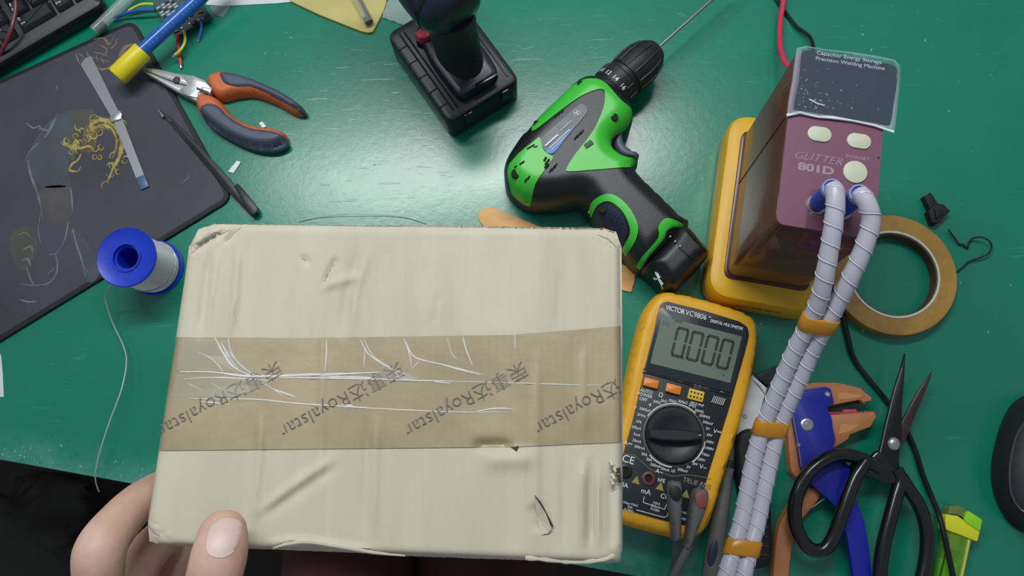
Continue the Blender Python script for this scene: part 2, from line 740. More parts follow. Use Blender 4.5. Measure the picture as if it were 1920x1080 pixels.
V = [W(x, y, h) for x, y, h in zip(X, Y, Hh)]
F = []
idx = lambda i, j: i * (NS + 1) + j
for i in range(NT):
    for j in range(NS):
        F.append((idx(i, j), idx(i, j + 1), idx(i + 1, j + 1), idx(i + 1, j)))
loop = [idx(0, j) for j in range(NS)] + [idx(i, NS) for i in range(NT)] + \
       [idx(NT, j) for j in range(NS, 0, -1)] + [idx(i, 0) for i in range(NT, 0, -1)]
cen = sum((V[i] for i in loop), Vector()) / len(loop)
prev = loop
for dz, out in ((0.004, 0.0009), (0.02, 0.0014), (0.045, 0.0012), (0.058, -0.002)):
    cur = []
    for n_, i in enumerate(loop):
        o = V[i] - cen
        o.z = 0
        o.normalize()
        kx = 1.0 if o.x > 0 else 0.3
        p = V[i] + o * out * kx
        p.z = V[i].z * 0 + (T + 0.331 - dz) + (V[i].z - T - 0.331) * 0.5
        cur.append(len(V))
        V.append(p)
    for n_ in range(len(loop)):
        m_ = (n_ + 1) % len(loop)
        F.append((prev[n_], prev[m_], cur[m_], cur[n_]))
    prev = cur
F.append(tuple(prev))
m_card = mat('cardboard', (195, 186, 167), 0.78, var=0.05, vscale=22, bump=0.10, bscale=500, stretch=(3.0, 0.5, 1))
body = part('body', MB().add(V, F), m_card, box, smooth=50)

# packing tape
m_tape = mat('packing_tape_film', (171, 154, 123), 0.40, rgb2=(152, 137, 108), vscale=28, bump=0.16, bscale=120, spec=0.6)
tape_top = lambda x: np.interp(x, [330, 560, 960, 1168], [632, 634, 628, 611])
tape_bot = lambda x: np.interp(x, [290, 560, 960, 1168], [845, 842, 838, 829])
NXT, NYT = 170, 46
mb = MB()
TV, TF = [], []
gx, gy = [], []
for i in range(NYT + 1):
    k = i / NYT
    for j in range(NXT + 1):
        q = j / NXT
        yy = 632 + (840 - 632) * k
        s_ = (yy - 420) / 600.0
        xl = 362 + (271 - 362) * s_
        xr = 1162 + 4 * s_
        x = xl + (xr - xl) * q
        a, b = float(tape_top(x)), float(tape_bot(x))
        gx.append(x)
        gy.append(a + (b - a) * k)
hh = box_h(np.array(gx), np.array(gy)) + 0.0004
TV = [W(a, b, c) for a, b, c in zip(gx, gy, hh)]
for i in range(NYT):
    for j in range(NXT):
        a = i * (NXT + 1) + j
        TF.append((a, a + 1, a + NXT + 2, a + NXT + 1))
for side in (0, NXT):
    base = len(TV)
    for i in range(NYT + 1):
        v = TV[i * (NXT + 1) + side].copy()
        v.x += 0.0026 if side else -0.0010
        v.z -= 0.03
        TV.append(v)
    for i in range(NYT):
        a, b = i * (NXT + 1) + side, (i + 1) * (NXT + 1) + side
        TF.append((a, b, base + i + 1, base + i))
tape = part('packing_tape', mb.add(TV, TF), m_tape, box, smooth=50, label='glossy brown packing tape printed with grey lettering')
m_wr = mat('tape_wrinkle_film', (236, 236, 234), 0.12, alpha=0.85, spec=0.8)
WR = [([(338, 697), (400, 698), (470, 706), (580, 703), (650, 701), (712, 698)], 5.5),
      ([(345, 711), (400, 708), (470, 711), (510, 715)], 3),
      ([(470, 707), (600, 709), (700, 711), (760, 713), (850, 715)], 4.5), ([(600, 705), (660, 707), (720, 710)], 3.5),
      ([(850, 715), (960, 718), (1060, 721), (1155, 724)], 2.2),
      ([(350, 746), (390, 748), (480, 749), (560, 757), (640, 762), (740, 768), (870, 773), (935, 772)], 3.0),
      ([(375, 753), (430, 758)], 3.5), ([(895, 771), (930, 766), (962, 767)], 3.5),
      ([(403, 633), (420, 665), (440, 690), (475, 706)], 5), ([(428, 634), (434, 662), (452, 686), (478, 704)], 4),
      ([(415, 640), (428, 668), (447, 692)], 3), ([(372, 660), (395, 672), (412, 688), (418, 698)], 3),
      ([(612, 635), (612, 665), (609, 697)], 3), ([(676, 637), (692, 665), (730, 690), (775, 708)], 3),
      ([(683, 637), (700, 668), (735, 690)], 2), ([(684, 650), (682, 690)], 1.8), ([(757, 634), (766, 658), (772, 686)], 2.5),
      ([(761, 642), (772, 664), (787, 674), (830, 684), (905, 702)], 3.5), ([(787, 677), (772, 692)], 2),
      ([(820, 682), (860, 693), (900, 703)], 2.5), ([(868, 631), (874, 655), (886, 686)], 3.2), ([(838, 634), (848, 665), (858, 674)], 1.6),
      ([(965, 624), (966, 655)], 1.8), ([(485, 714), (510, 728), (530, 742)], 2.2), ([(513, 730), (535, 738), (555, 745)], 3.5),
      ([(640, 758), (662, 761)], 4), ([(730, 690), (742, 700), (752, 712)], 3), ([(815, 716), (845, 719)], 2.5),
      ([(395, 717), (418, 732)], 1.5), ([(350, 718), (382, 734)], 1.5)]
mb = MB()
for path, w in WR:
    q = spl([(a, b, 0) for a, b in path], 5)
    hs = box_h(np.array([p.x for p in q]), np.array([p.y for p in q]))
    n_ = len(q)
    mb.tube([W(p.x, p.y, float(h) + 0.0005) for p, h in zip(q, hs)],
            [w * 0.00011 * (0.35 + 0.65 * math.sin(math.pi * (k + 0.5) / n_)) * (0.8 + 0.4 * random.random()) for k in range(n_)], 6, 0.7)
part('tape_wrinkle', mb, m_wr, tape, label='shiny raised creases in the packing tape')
m_fold = mat('loose_tape_film', (200, 198, 192), 0.25, alpha=0.22, spec=0.7)
for pts in ([(336, 640), (402, 636), (418, 668), (440, 696), (332, 694)], [(330, 702), (470, 712), (500, 722), (440, 744), (322, 744)], [(690, 700), (735, 690), (790, 708), (760, 713), (700, 711)],
            [(412, 640), (428, 638), (445, 676), (478, 704), (448, 698), (424, 668)]):
    q = [box_pt(a, b, 0.0008 + 0.0006 * (i % 2)) for i, (a, b) in enumerate(pts)]
    cq = sum(q, Vector()) / len(q)
    part('loose_film', MB().add(q + [cq], [(i, (i + 1) % len(q), len(q)) for i in range(len(q))]), m_fold, tape, smooth=0)
m_ink = mat('grey_tape_ink', (100, 97, 92), 0.5)
mb = MB()
for (cx, cy), s_ in (((412, 747), '荣事达Royalstar'), ((641, 748), '荣事达Royalstar'), ((874, 747), '荣事达Royalstar'), ((1084, 762), '达Royalstar')):
    t1 = MB().text_px(s_, (cx, cy), 0.3315, (-106, 58), 0.0092, sx=1.0, bold=-0.00016)
    fl = []
    for v in t1.v:
        x, y = px_of(v)
        fl.append((x, y))
    hs = box_h(np.array([p[0] for p in fl]), np.array([p[1] for p in fl]))
    mb.add([W(p[0], p[1], float(h) + 0.0009) for p, h in zip(fl, hs)], t1.f)
part('tape_print', mb, m_ink, tape, smooth=0)

# torn bits and holes of the box
m_dark = mat('box_inside', (58, 50, 42), 0.9)
m_torn = mat('torn_liner', (198, 190, 174), 0.8)
part('puncture', MB().add([box_pt(957, 838, 0.0006), box_pt(973, 836, 0.0010), box_pt(968, 846, 0.0006)],
                          [(0, 1, 2)]), m_dark, box, smooth=0)
mb = MB()
mb.add([box_pt(1001, 930, .0006), box_pt(1012, 945, .0018), box_pt(1023, 962, .002), box_pt(1034, 990, .0022), box_pt(1028, 1000, .001),
        box_pt(1014, 1003, .0002), box_pt(1007, 970, .0003)],
       [(0, 1, 6), (1, 2, 6), (2, 3, 6), (3, 4, 6), (4, 5, 6)])
part('torn_flap', mb, m_card, box, smooth=0)
mb = MB()
pth = [(1003, 929), (1013, 942), (1021, 957), (1030, 975), (1037, 988)]
mb.tube([box_pt(a, b, 0.0012) for a, b in pth], [0.0002, 0.0004, 0.0004, 0.0006, 0.0003], 5)
part('tear_edge', mb, m_dark, box)
mb = MB()
q = spl([(512, 1028, 0), (540, 1020, 0), (580, 1016, 0), (640, 1025, 0), (700, 1036, 0), (760, 1042, 0)], 4)
mb.tube([box_pt(p.x, p.y, 0.0014) for p in q], [0.0003 + 0.0007 * math.sin(math.pi * k / (len(q) - 1)) for k in range(len(q))], 6, 0.5)
part('lifted_liner', mb, m_torn, box)
mb = MB()
q = spl([(985, 1046, 0), (1040, 1051, 0), (1080, 1054, 0), (1130, 1050, 0), (1152, 1041, 0)], 4)
mb.tube([box_pt(p.x, p.y, 0.0012) for p in q], [0.0006 + 0.0006 * random.random() for k in q], 6, 0.5)
part('lifted_liner', mb, m_torn, box)
mb = MB()
for (a, b, w_) in ((1146, 872, 9), (1152, 884, 7), (1150, 898, 9), (1157, 889, 5), (1148, 908, 5)):
    mb.ribbon([box_pt(a - w_ * .3, b - 10, .001), box_pt(a + 2, b, .003), box_pt(a, b + 9, .001)], 0.0011, 0.0005)
part('torn_edge', mb, m_card, box)
mb = MB()
mb.prism([W(1154, 880, .334), W(1163, 876, .334), W(1166, 905, .334), W(1157, 893, .334)], 0.326, 0.334)
part('edge_gouge', mb, m_dark, box)
# worn corner scuffs
m_scuff = mat('corner_scuff', (138, 128, 112), 0.9)
mb = MB()
for path in ([(359, 474), (380, 458), (404, 444), (430, 431)], [(424, 452), (436, 440), (452, 426)], [(1120, 440), (1140, 447), (1155, 462)],
             [(1143, 462), (1160, 470)], [(300, 1005), (286, 996), (279, 985)], [(604, 536), (614, 515), (628, 491)], [(566, 484), (574, 489)]):
    q = [box_pt(a, b, 0.0002) for a, b in path]
    part('scuff_crease', MB().tube(q, [0.0001] + [0.00017 * random.uniform(.6, 1.3)] * (len(q) - 2) + [0.0001], 5, 0.6), m_scuff, box)

# ================================================================== hand of the person holding the box
person = thing('person', 'bare left hand gripping the lower left corner of the cardboard box', 'person', W(300, 1120, 0.24))


def chain(mb_, pts, rs, n=6, flat=0.92):
    P = [W(a, b, c) for a, b, c in pts]
    q = spl(P, n)
    R = []
    for i in range(len(P) - 1):
        for k in range(n):
            R.append(rs[i] + (rs[i + 1] - rs[i]) * k / n)
    R.append(rs[-1])
    # round the tip
    end = q[-1]
    d = (q[-1] - q[-2]).normalized()
    for k in (0.5, 0.8, 0.97):
        q.append(end + d * rs[-1] * k)
        R.append(rs[-1] * math.sqrt(1 - k * k))
    mb_.tube(q, R, 16, flat)


mb = MB()
# thumb (on top of the box)
chain(mb, [(330, 1330, .318), (372, 1200, .340), (398, 1095, .354), (411, 1040, .3535), (417, 1002, .3500)],
      [.016, .0135, .0116, .0119, .0108], flat=0.80)
# index finger up the left side and under the box
chain(mb, [(225, 1330, .300), (178, 1175, .318), (184, 1080, .327), (186, 1038, .329), (206, 1000, .322), (262, 938, .298), (310, 905, .264)],
      [.0135, .0118, .0112, .0116, .0110, .0098, .0082])
# middle, ring, little fingers under the box
chain(mb, [(262, 1330, .285), (232, 1190, .285), (248, 1090, .290), (282, 1030, .280), (330, 985, .262), (390, 950, .258)],
      [.0135, .0115, .0108, .0102, .0095, .008])
chain(mb, [(305, 1330, .270), (290, 1200, .262), (312, 1100, .262), (350, 1040, .256), (410, 1000, .2565)],
      [.013, .0110, .0104, .0098, .008])
chain(mb, [(340, 1340, .258), (330, 1230, .242), (345, 1130, .240), (370, 1070, .246), (410, 1030, .2560)],
      [.012, .0095, .009, .0085, .007])
# palm and wrist
chain(mb, [(330, 1560, .255), (300, 1420, .285), (262, 1310, .300)], [.026, .030, .020], flat=0.7)
chain(mb, [(345, 1560, .255), (335, 1420, .285), (320, 1310, .300)], [.026, .030, .022], flat=0.75)
chain(mb, [(350, 1560, .250), (352, 1430, .275), (345, 1320, .275)], [.026, .028, .018], flat=0.75)
chain(mb, [(420, 2300, .10), (360, 1700, .235), (340, 1500, .262)], [.043, .032, .026], flat=0.85)
# forearm on to the elbow
m_skin = mat('skin', (202, 168, 152), 0.52, rgb2=(186, 144, 126), vscale=45, bump=0.10, bscale=420, spec=0.4)
m_skin.node_tree.nodes['Principled BSDF'].inputs['Subsurface Weight'].default_value = 0.12
m_skin.node_tree.nodes['Principled BSDF'].inputs['Subsurface Radius'].default_value = (0.004, 0.0015, 0.001)
tmp = bpy.data.objects.new('tmp', mb.mesh('tmp', ORG[person.name]))
COL.objects.link(tmp)
md = tmp.modifiers.new('r', 'REMESH')
md.mode = 'VOXEL'
md.voxel_size = 0.0014
ms = tmp.modifiers.new('s', 'SMOOTH')
ms.iterations = 7
ms.factor = 0.5
me = bpy.data.meshes.new_from_object(tmp.evaluated_get(bpy.context.evaluated_depsgraph_get()))
bpy.data.objects.remove(tmp, do_unlink=True)
me.name = 'hand'
me.polygons.foreach_set('use_smooth', [True] * len(me.polygons))
me.materials.clear()
me.materials.append(m_skin)
hand = bpy.data.objects.new('hand', me)
COL.objects.link(hand)
hand.parent = person
ORG[hand.name] = ORG[person.name]
# thumb nail
m_nail = mat('thumbnail', (206, 180, 172), 0.42, spec=0.5)
mb = MB()
n_px = [(391, 1028), (389, 1004), (393, 985), (404, 975), (418, 972), (432, 975), (442, 986), (444, 1006), (441, 1030), (430, 1042), (416, 1045), (401, 1040)]
poly = [W(p.x, p.y, .360) for p in spl([(a, b, 0) for a, b in n_px], 3, True)]
from mathutils.bvhtree import BVHTree
_bv = BVHTree.FromPolygons([v.co + ORG[person.name] for v in me.vertices], [tuple(p.vertices) for p in me.polygons])


def nail_fit(xy):
    out = []
    for x, y in xy:
        hit = _bv.ray_cast(Vector((x, y, T + 0.40)), Vector((0, 0, -1)))[0]
        out.append(max(hit.z - T if hit else 0, 0.3525) + 0.0003)
    return np.array(out)


surf(mb, poly, nail_fit, 0.0012, skirt=0.0012)
part('thumbnail', mb, m_nail, hand, smooth=60, label='pale thumbnail')
# trousers of the seated person, below the table edge
mb = MB()
for x0, x1 in ((-0.175, -0.185), (-0.02, -0.045)):
    q = spl([Vector((x0, -0.62, T - 0.20)), Vector((x0, -0.40, T - 0.185)), Vector((x1, -0.15, T - 0.175)), Vector((x1, 0.0, T - 0.19)), Vector((x1, 0.05, T - 0.26)),
             Vector((x1, 0.06, T - 0.45)), Vector((x1, 0.03, T - 0.68))], 5)
    rr = np.interp(np.linspace(0, 1, len(q)), [0, .3, .55, .7, 1], [.085, .082, .074, .066, .055])
    mb.tube(q, [float(a) for a in rr], 20, 0.9, up=(1, 0, 0.01))
part('trousers', mb, mat('maroon_trousers', (74, 34, 34), 0.9, var=0.15, vscale=40, bump=0.3, bscale=300), person, smooth=60)

# dark crumpled bag on the floor under the table front
mb = MB()
q = []
bagc = W(30, 985, -0.62)
for i in range(9):
    a = i / 8
    ring = []
    for k in range(22):
        an = 2 * math.pi * k / 22
        r = 0.12 * math.sin(0.35 + a * 2.4) * (1 + 0.18 * math.sin(3 * an + i) + 0.1 * math.sin(7 * an + 2 * i))
        ring.append(Vector((bagc.x + r * math.cos(an), bagc.y - 0.02 + r * 0.8 * math.sin(an), 0.002 + 0.16 * a)))
    q.append(ring)
single('plastic_bag', MB().loft(q), mat('black_plastic_bag', (38, 31, 25), 0.5, bump=0.5, bscale=40), 'dark crumpled plastic bag on the floor below the table edge', 'bag', smooth=70)


# ================================================================== shared materials
m_blk = mat('black_plastic', (19, 21, 27), 0.42, bump=0.08, bscale=900)
m_blkgloss = mat('black_gloss', (18, 19, 22), 0.22)
m_rub = mat('black_rubber', (17, 19, 25), 0.7, bump=0.1, bscale=700)
m_steel = mat('brushed_steel', (190, 194, 198), 0.32, metal=0.9, var=0.1, vscale=90)
m_white = mat('white_print', (225, 228, 228), 0.5)
m_clear = mat('clear_plastic', (215, 228, 228), 0.08, alpha=0.14, spec=0.8)
m_red = mat('red_insulation', (196, 36, 52), 0.4)
m_yel_w = mat('yellow_insulation', (196, 204, 60), 0.4)
m_blue_w = mat('blue_insulation', (34, 84, 184), 0.4)
m_tin = mat('tinned_copper', (220, 220, 214), 0.3, metal=0.8)

# ================================================================== mouse pad
PAD = 0.003
pad_px = [(436, 372), (250, 36), (-270, 273), (-70, 682)]
pad_poly = rpoly([W(a, b, PAD) for a, b in pad_px], 0.012, 6)
pad = thing('mouse_pad', 'dark purple mouse pad with a golden dragon print and black edging', 'mouse pad', W(100, 350))
part('base', MB().prism(pad_poly, 0, PAD, 0.0008), m_rub, pad)
m_pad = mat('pad_print', (66, 62, 78), 0.62, rgb2=(50, 50, 62), vscale=9, bump=0.25, bscale=1500)
sheet = part('printed_sheet', MB().prism(inset(ccw(pad_poly), 0.0045), PAD - 0.0002, PAD + 0.0002), m_pad, pad)
m_gold = mat('gold_ink', (176, 160, 84), 0.6, rgb2=(128, 112, 56), vscale=120)
m_dimgold = mat('faded_gold_ink', (128, 116, 84), 0.65, rgb2=(84, 76, 60), vscale=140)
m_mist = mat('grey_ink', (118, 122, 132), 0.65, rgb2=(78, 82, 92), vscale=60)
m_teal = mat('dull_teal_ink', (66, 78, 86), 0.65, rgb2=(60, 62, 72), vscale=24)
m_olive = mat('olive_ink', (80, 82, 64), 0.65, rgb2=(66, 66, 62), vscale=30)
ZP = PAD + 0.0002


def stroke(paths, m, name, z=ZP, par=sheet):
    for path, w in paths:
        mb = MB()
        q = spl([(a, b, 0) for a, b in path], 5)
        n = len(q)
        ws = [w / 2150 * (0.25 + 0.75 * math.sin(math.pi * min(1, 0.12 + 0.88 * k / (n - 1)))) for k in range(n)]
        z += 0.000004
        mb.ribbon([W(p.x, p.y, z) for p in q], ws, 0.00006)
        part(name, mb, m, par, smooth=0)


def blotch(pts, m, name, z, par=sheet):
    mb = MB().prism([W(p.x, p.y, z) for p in spl([(a, b, 0) for a, b in pts], 5, True)], z, z + 0.00005)
    return part(name, mb, m, par, smooth=0)


blotch([(62, 270), (95, 225), (140, 205), (165, 225), (140, 260), (128, 310), (132, 345), (100, 352), (72, 345), (52, 305)], m_teal, 'printed_torso', ZP)
blotch([(78, 352), (132, 352), (135, 400), (118, 420), (82, 412), (76, 380)], mat('brown_grey_ink', (78, 74, 76), .65, rgb2=(62, 60, 68), vscale=40), 'printed_torso', ZP)
blotch([(140, 215), (170, 205), (178, 225), (150, 250), (138, 300), (126, 280)], m_olive, 'printed_glow', ZP + .00006)
blotch([(20, 440), (55, 425), (70, 455), (55, 500), (38, 505), (22, 480)], m_olive, 'printed_glow', ZP)
blotch([(132, 428), (160, 450), (185, 500), (182, 522), (165, 528), (150, 490)], m_teal, 'printed_cloth', ZP)
Z2 = ZP + 0.00014
rq = random.Random(11)
spine = spl([(150, 300, 0), (138, 286, 0), (126, 272, 0), (150, 262, 0), (158, 244, 0), (176, 230, 0), (200, 226, 0), (222, 240, 0), (231, 264, 0), (226, 292, 0), (212, 318, 0), (202, 342, 0)], 5)
gold = [([(168, 236), (186, 225), (206, 228), (222, 242), (229, 264), (225, 290), (213, 314), (203, 338)], 10), ([(176, 243), (192, 234), (208, 240), (217, 256), (218, 276), (210, 298)], 4),
        ([(122, 267), (134, 277), (150, 278), (166, 274), (176, 280)], 6), ([(152, 288), (146, 300), (135, 308), (131, 319), (146, 321), (152, 312)], 5)]
for k in range(44):
    p = spine[rq.randrange(6, len(spine))]
    a = rq.random() * 6.28
    x, y = p.x + rq.gauss(0, 5), p.y + rq.gauss(0, 5)
    cur = rq.choice([-1, 1]) * rq.uniform(.35, .9)
    pts = [(x, y)]
    st_ = rq.uniform(2.5, 5)
    for i_ in range(5):
        x += st_ * math.cos(a)
        y += st_ * math.sin(a)
        a += cur
        pts.append((x, y))
    gold.append((pts, rq.uniform(1.6, 3.4)))
for k in range(14):
    x, y = rq.uniform(146, 190), rq.uniform(240, 300)
    a = rq.random() * 6.28
    cur = rq.choice([-1, 1]) * rq.uniform(.5, 1.1)
    pts = [(x, y)]
    for i_ in range(6):
        x += 4 * math.cos(a)
        y += 4 * math.sin(a)
        a += cur
        pts.append((x, y))
    gold.append((pts, rq.uniform(2, 4)))
blotch([(166, 230), (186, 221), (208, 224), (226, 240), (232, 264), (226, 288), (214, 280), (214, 258), (200, 244), (184, 250), (180, 272), (170, 286), (152, 284), (154, 262), (158, 244)], mat('brown_gold_ink', (104, 92, 58), .65, rgb2=(66, 60, 54), vscale=90), 'dragon_print', Z2 - .00004)
stroke(gold, m_gold, 'dragon_print', Z2)
stroke([([(200, 130), (215, 122), (226, 108), (232, 92), (240, 86), (256, 82)], 11), ([(205, 128), (190, 130), (178, 122)], 6),
        ([(148, 100), (156, 108), (150, 118)], 3.5), ([(142, 100), (150, 122)], 3), ([(176, 74), (195, 72), (205, 84), (214, 66)], 5),
        ([(186, 84), (200, 92), (196, 104), (188, 98)], 4), ([(206, 92), (216, 84), (220, 72)], 4), ([(180, 104), (184, 118)], 3), ([(190, 106), (194, 120)], 3),
        ([(172, 108), (206, 116)], 2.6), ([(176, 98), (206, 106)], 2.6), ([(162, 96), (170, 112), (176, 104)], 3.5)], m_dimgold, 'dragon_print', Z2)
stroke([([(50, 230), (62, 240), (75, 236), (72, 246)], 3), ([(84, 258), (96, 240), (108, 212)], 4), ([(74, 240), (92, 244), (100, 224)], 5),
        ([(52, 300), (58, 330), (68, 355), (76, 385), (80, 410)], 5), ([(72, 268), (56, 284), (48, 302)], 2.5), ([(132, 350), (135, 375), (136, 398)], 2.5),
        ([(128, 416), (124, 440), (116, 462), (104, 476), (90, 477)], 3), ([(104, 476), (108, 500), (102, 520), (88, 532), (66, 535), (38, 533)], 3.5),
        ([(50, 500), (56, 520), (64, 534)], 3), ([(136, 430), (144, 460), (154, 490), (160, 520)], 4), ([(150, 478), (158, 500), (166, 512)], 2.5),
        ([(38, 562), (54, 566), (70, 565)], 3), ([(76, 400), (72, 430), (76, 455)], 3), ([(90, 515), (104, 500)], 2.5),
        ([(248, 306), (258, 320), (262, 340)], 1.5), ([(232, 255), (244, 290)], 1.5), ([(36, 440), (48, 436), (58, 446)], 3), ([(42, 470), (58, 462), (62, 478)], 4),
        ([(40, 490), (52, 486), (58, 500)], 6), ([(106, 160), (109, 170)], 2), ([(338, 345), (352, 335), (356, 325)], 2)], m_mist, 'figure_print', Z2)

# ================================================================== keyboard
kb = thing('keyboard', 'black computer keyboard in the upper left corner', 'keyboard', W(0, 40))
KH = 0.022
kU = pxdir((0, 139), (176, 36), KH)
kV = Vector((-kU.y, kU.x, 0))
kO = W(201, 14, 0.010)           # lower right corner of the case
kp = [kO - kU * 0.45, kO, kO + kV * 0.15, kO - kU * 0.45 + kV * 0.15]
mb = MB()
kp2 = rpoly(kp, 0.008, 5)
low = inset(ccw(kp2), 0.0)
mb.prism(kp2, 0.0036, 0.018, 0.004, 0.001)
part('case', mb, m_blk, kb)
for a_, b_ in ((.02, .02), (.02, .13)):
    part('rubber_foot', MB().prism(ell(kO - kU * a_ + kV * b_, .005, .005), 0, .0038), m_rub, kb)
K1 = W(43, 67, KH)               # front right corner of the 'zero' key well
# key rows: origin at front-left corner of the zero key
mk = mat('key_plastic', (27, 29, 36), 0.5, bump=0.06, bscale=1200)
P = 0.0190
k0 = W(40, 63, KH)
k0 = k0 + kU * 0.0004


def key(u0, v0, wu, wv, name='keycap'):
    a = k0 + kU * u0 + kV * v0
    b = [a + kU * 0.0006 + kV * 0.0006, a + kU * (wu - 0.0006) + kV * 0.0006,
         a + kU * (wu - 0.0006) + kV * (wv - 0.0006), a + kU * 0.0006 + kV * (wv - 0.0006)]
    poly = ccw([(p.x, p.y) for p in rpoly(b, 0.002, 3)])
    top = inset(poly, 0.0022)
    mb = MB().loft([[(p[0], p[1], T + 0.0165) for p in poly], [(p[0], p[1], T + 0.0235) for p in top],
                    [(p[0], p[1], T + 0.024) for p in inset(poly, 0.0028)]])
    return part(name, mb, mk, kb)


keys = {}
for r in range(3):
    keys[('l', r)] = key(-P - 0.003, r * P, P, P)
    keys[('l2', r)] = key(-2 * P - 0.003, r * P, P, P)
keys['0'] = key(0, 0, 2 * P, P)
keys['.'] = key(2 * P, 0, P, P)
keys['e'] = key(3 * P, 0, P, 2 * P)
for r in (1, 2):
    for c in range(3):
        keys[(c, r)] = key(c * P, r * P, P, P)
for (u, v, s1, s2, kk) in ((0.0, 0.0, '0', 'Ins', '0'), (0, P, '1', 'End', (0, 1)), (P, P, '2', '', (1, 1)), (2 * P, 0, '.', 'Del', '.'), (-P - .003, 0, '\u2192', '', ('l', 0))):
    c = k0 + kU * (u + 0.0052) + kV * (v + 0.0132)
    c.z = T + 0.0242
    mb = MB().text(s1, c, kU, kV, 0.0058, bold=0.00004)
    if s2:
        c2 = k0 + kU * (u + 0.0066) + kV * (v + 0.0075)
        c2.z = T + 0.0242
        mb.text(s2, c2, kU, kV, 0.0036)
    part('key_legend', mb, m_white, keys[kk], smooth=0)
q = spl([W(26, -30, .034), W(29, 0, .034), W(29, 22, .033), W(22, 52, .032), (W(10, 82, .026)), W(-4, 110, .016), W(-30, 150, .006)], 6)
single('red_wire', MB().tube(q, 0.0018, 8), mat('dark_red_insulation', (104, 44, 52), 0.45), 'dark red wire lying across the keyboard', 'wire')

# ================================================================== metal strip on the pad
zs = ZP + 0.0004
st = thing('metal_strip', 'long grey metal strip with a blue tip lying on the mouse pad', 'metal strip', W(215, 230, ZP))
m_strip = mat('dull_nickel', (140, 142, 150), 0.42, metal=0.6)
part('strip', MB().prism(WL([(152, 122), (160, 111), (172, 106), (227, 217), (212, 224)], zs), zs, zs + 0.0012), m_strip, st)
part('strip', MB().prism(WL([(212, 222), (227, 215), (272, 331), (257, 337)], zs), zs, zs + 0.0010), m_strip, st)
part('collar', MB().prism(WL([(205, 222), (226, 208), (230, 215), (228, 224), (210, 230)], zs + .001), zs + 0.0005, zs + 0.0026, 0.0005), m_steel, st)
part('tip', MB().prism(WL([(256, 334), (272, 328), (280, 350), (265, 357)], zs), zs, zs + 0.0014, 0.0003), mat('blue_tip', (62, 92, 130), 0.4), st)

# ================================================================== tweezers
tw = thing('tweezers', 'black pointed tweezers crossing the right edge of the mouse pad', 'tweezers', W(400, 310, PAD))
for i, (pts, z) in enumerate((([(296, 205), (305, 210), (345, 250), (405, 312), (440, 352), (482, 396), (472, 406), (430, 362), (392, 318), (340, 256)], .0036),
                              ([(309, 213), (318, 219), (352, 250), (412, 315), (445, 352), (483, 394), (474, 404), (436, 362), (400, 322), (346, 256)], .0062))):
    part('arm', MB().prism(WL(pts, z), z, z + 0.0018, 0.0005), m_blk, tw)
part('joined_end', MB().prism(WL([(440, 350), (447, 345), (484, 390), (484, 398), (477, 405), (470, 404)], .0065), .0034, .0092, .001), m_blk, tw)
for a, b in (((296, 205), (306, 219)), ((309, 213), (322, 227))):
    q = [W(a[0], a[1], .006), W(b[0], b[1], .0068)]
    part('bare_tip', MB().tube(q, [0.0003, 0.0013], 8, .6), m_steel, tw)

# ================================================================== solder spool
sA, sB = W(293, 503, 0.0), W(236, 482, 0.052)
sp = thing('solder_spool', 'blue spool of solder wire standing at the mouse pad edge', 'spool', sA)
m_spb = mat('blue_spool_plastic', (14, 52, 190), 0.38, bump=0.05, bscale=400)
ax = (sB - sA).normalized()
L = (sB - sA).length
mb = MB()
mb.lathe(sA, sB, [(L - .0028, .0095), (L - .0028, .0245), (L - .0024, .0258), (L - .0006, .0260), (L, .0254), (L - .0004, .0246), (L - .0006, .013), (L + .0004, .0128), (L + .0004, .0112), (L - .004, .0106), (L - .045, .0102), (L - .045, .0095)], 56, close=True)
fl = part('upper_flange', mb, m_spb, sp)
mb = MB()
mb.lathe(sA, sB, [(0.0, .0105), (0.0, .0245), (.0004, .0256), (.0020, .0258), (.0026, .025), (.0026, .0105)], 56, close=True)
part('lower_flange', mb, m_spb, sp)
m_sold = mat('solder_wire', (208, 212, 210), 0.34, metal=0.7)
prof = [(.003, .0105)]
nn = 34
for i in range(nn):
    a = .0032 + (L - .0064) * i / nn
    w_ = (L - .0064) / nn
    prof += [(a + w_ * .1, .0224), (a + w_ * .3, .0229), (a + w_ * .6, .0230), (a + w_ * .9, .0224)]
prof += [(L - .0032, .0105)]
part('wound_solder', MB().lathe(sA, sB, prof, 48, close=True), m_sold, sp, smooth=60)
part('hub_core', MB().lathe(sA, sB, [(.001, .0), (.001, .0094), (.006, .0094), (.006, .0)], 24), mat('hub_dark', (8, 16, 60), .6), fl)
e1 = ax.cross(Vector((0, 1, 0))).normalized()
q = spl([W(212, 532, .040), W(203, 540, .034), W(198, 562, .020), W(210, 602, .010), W(232, 650, .008), W(237, 682, .010), W(228, 730, .013), W(205, 792, .014), W(187, 848, .014),
         W(179, 885, .010), W(180, 905, .004), W(186, 922, -.004)], 7)
part('loose_end', MB().tube(q, 0.0006, 6), m_sold, sp)
part('loose_turn', MB().tube([sA + ax * (.010 + .004 * math.sin(k * .22)) + (e1 * math.cos(k * .22) + ax.cross(e1) * math.sin(k * .22)) * .0237 for k in range(30)], .0005, 6), m_sold, sp)

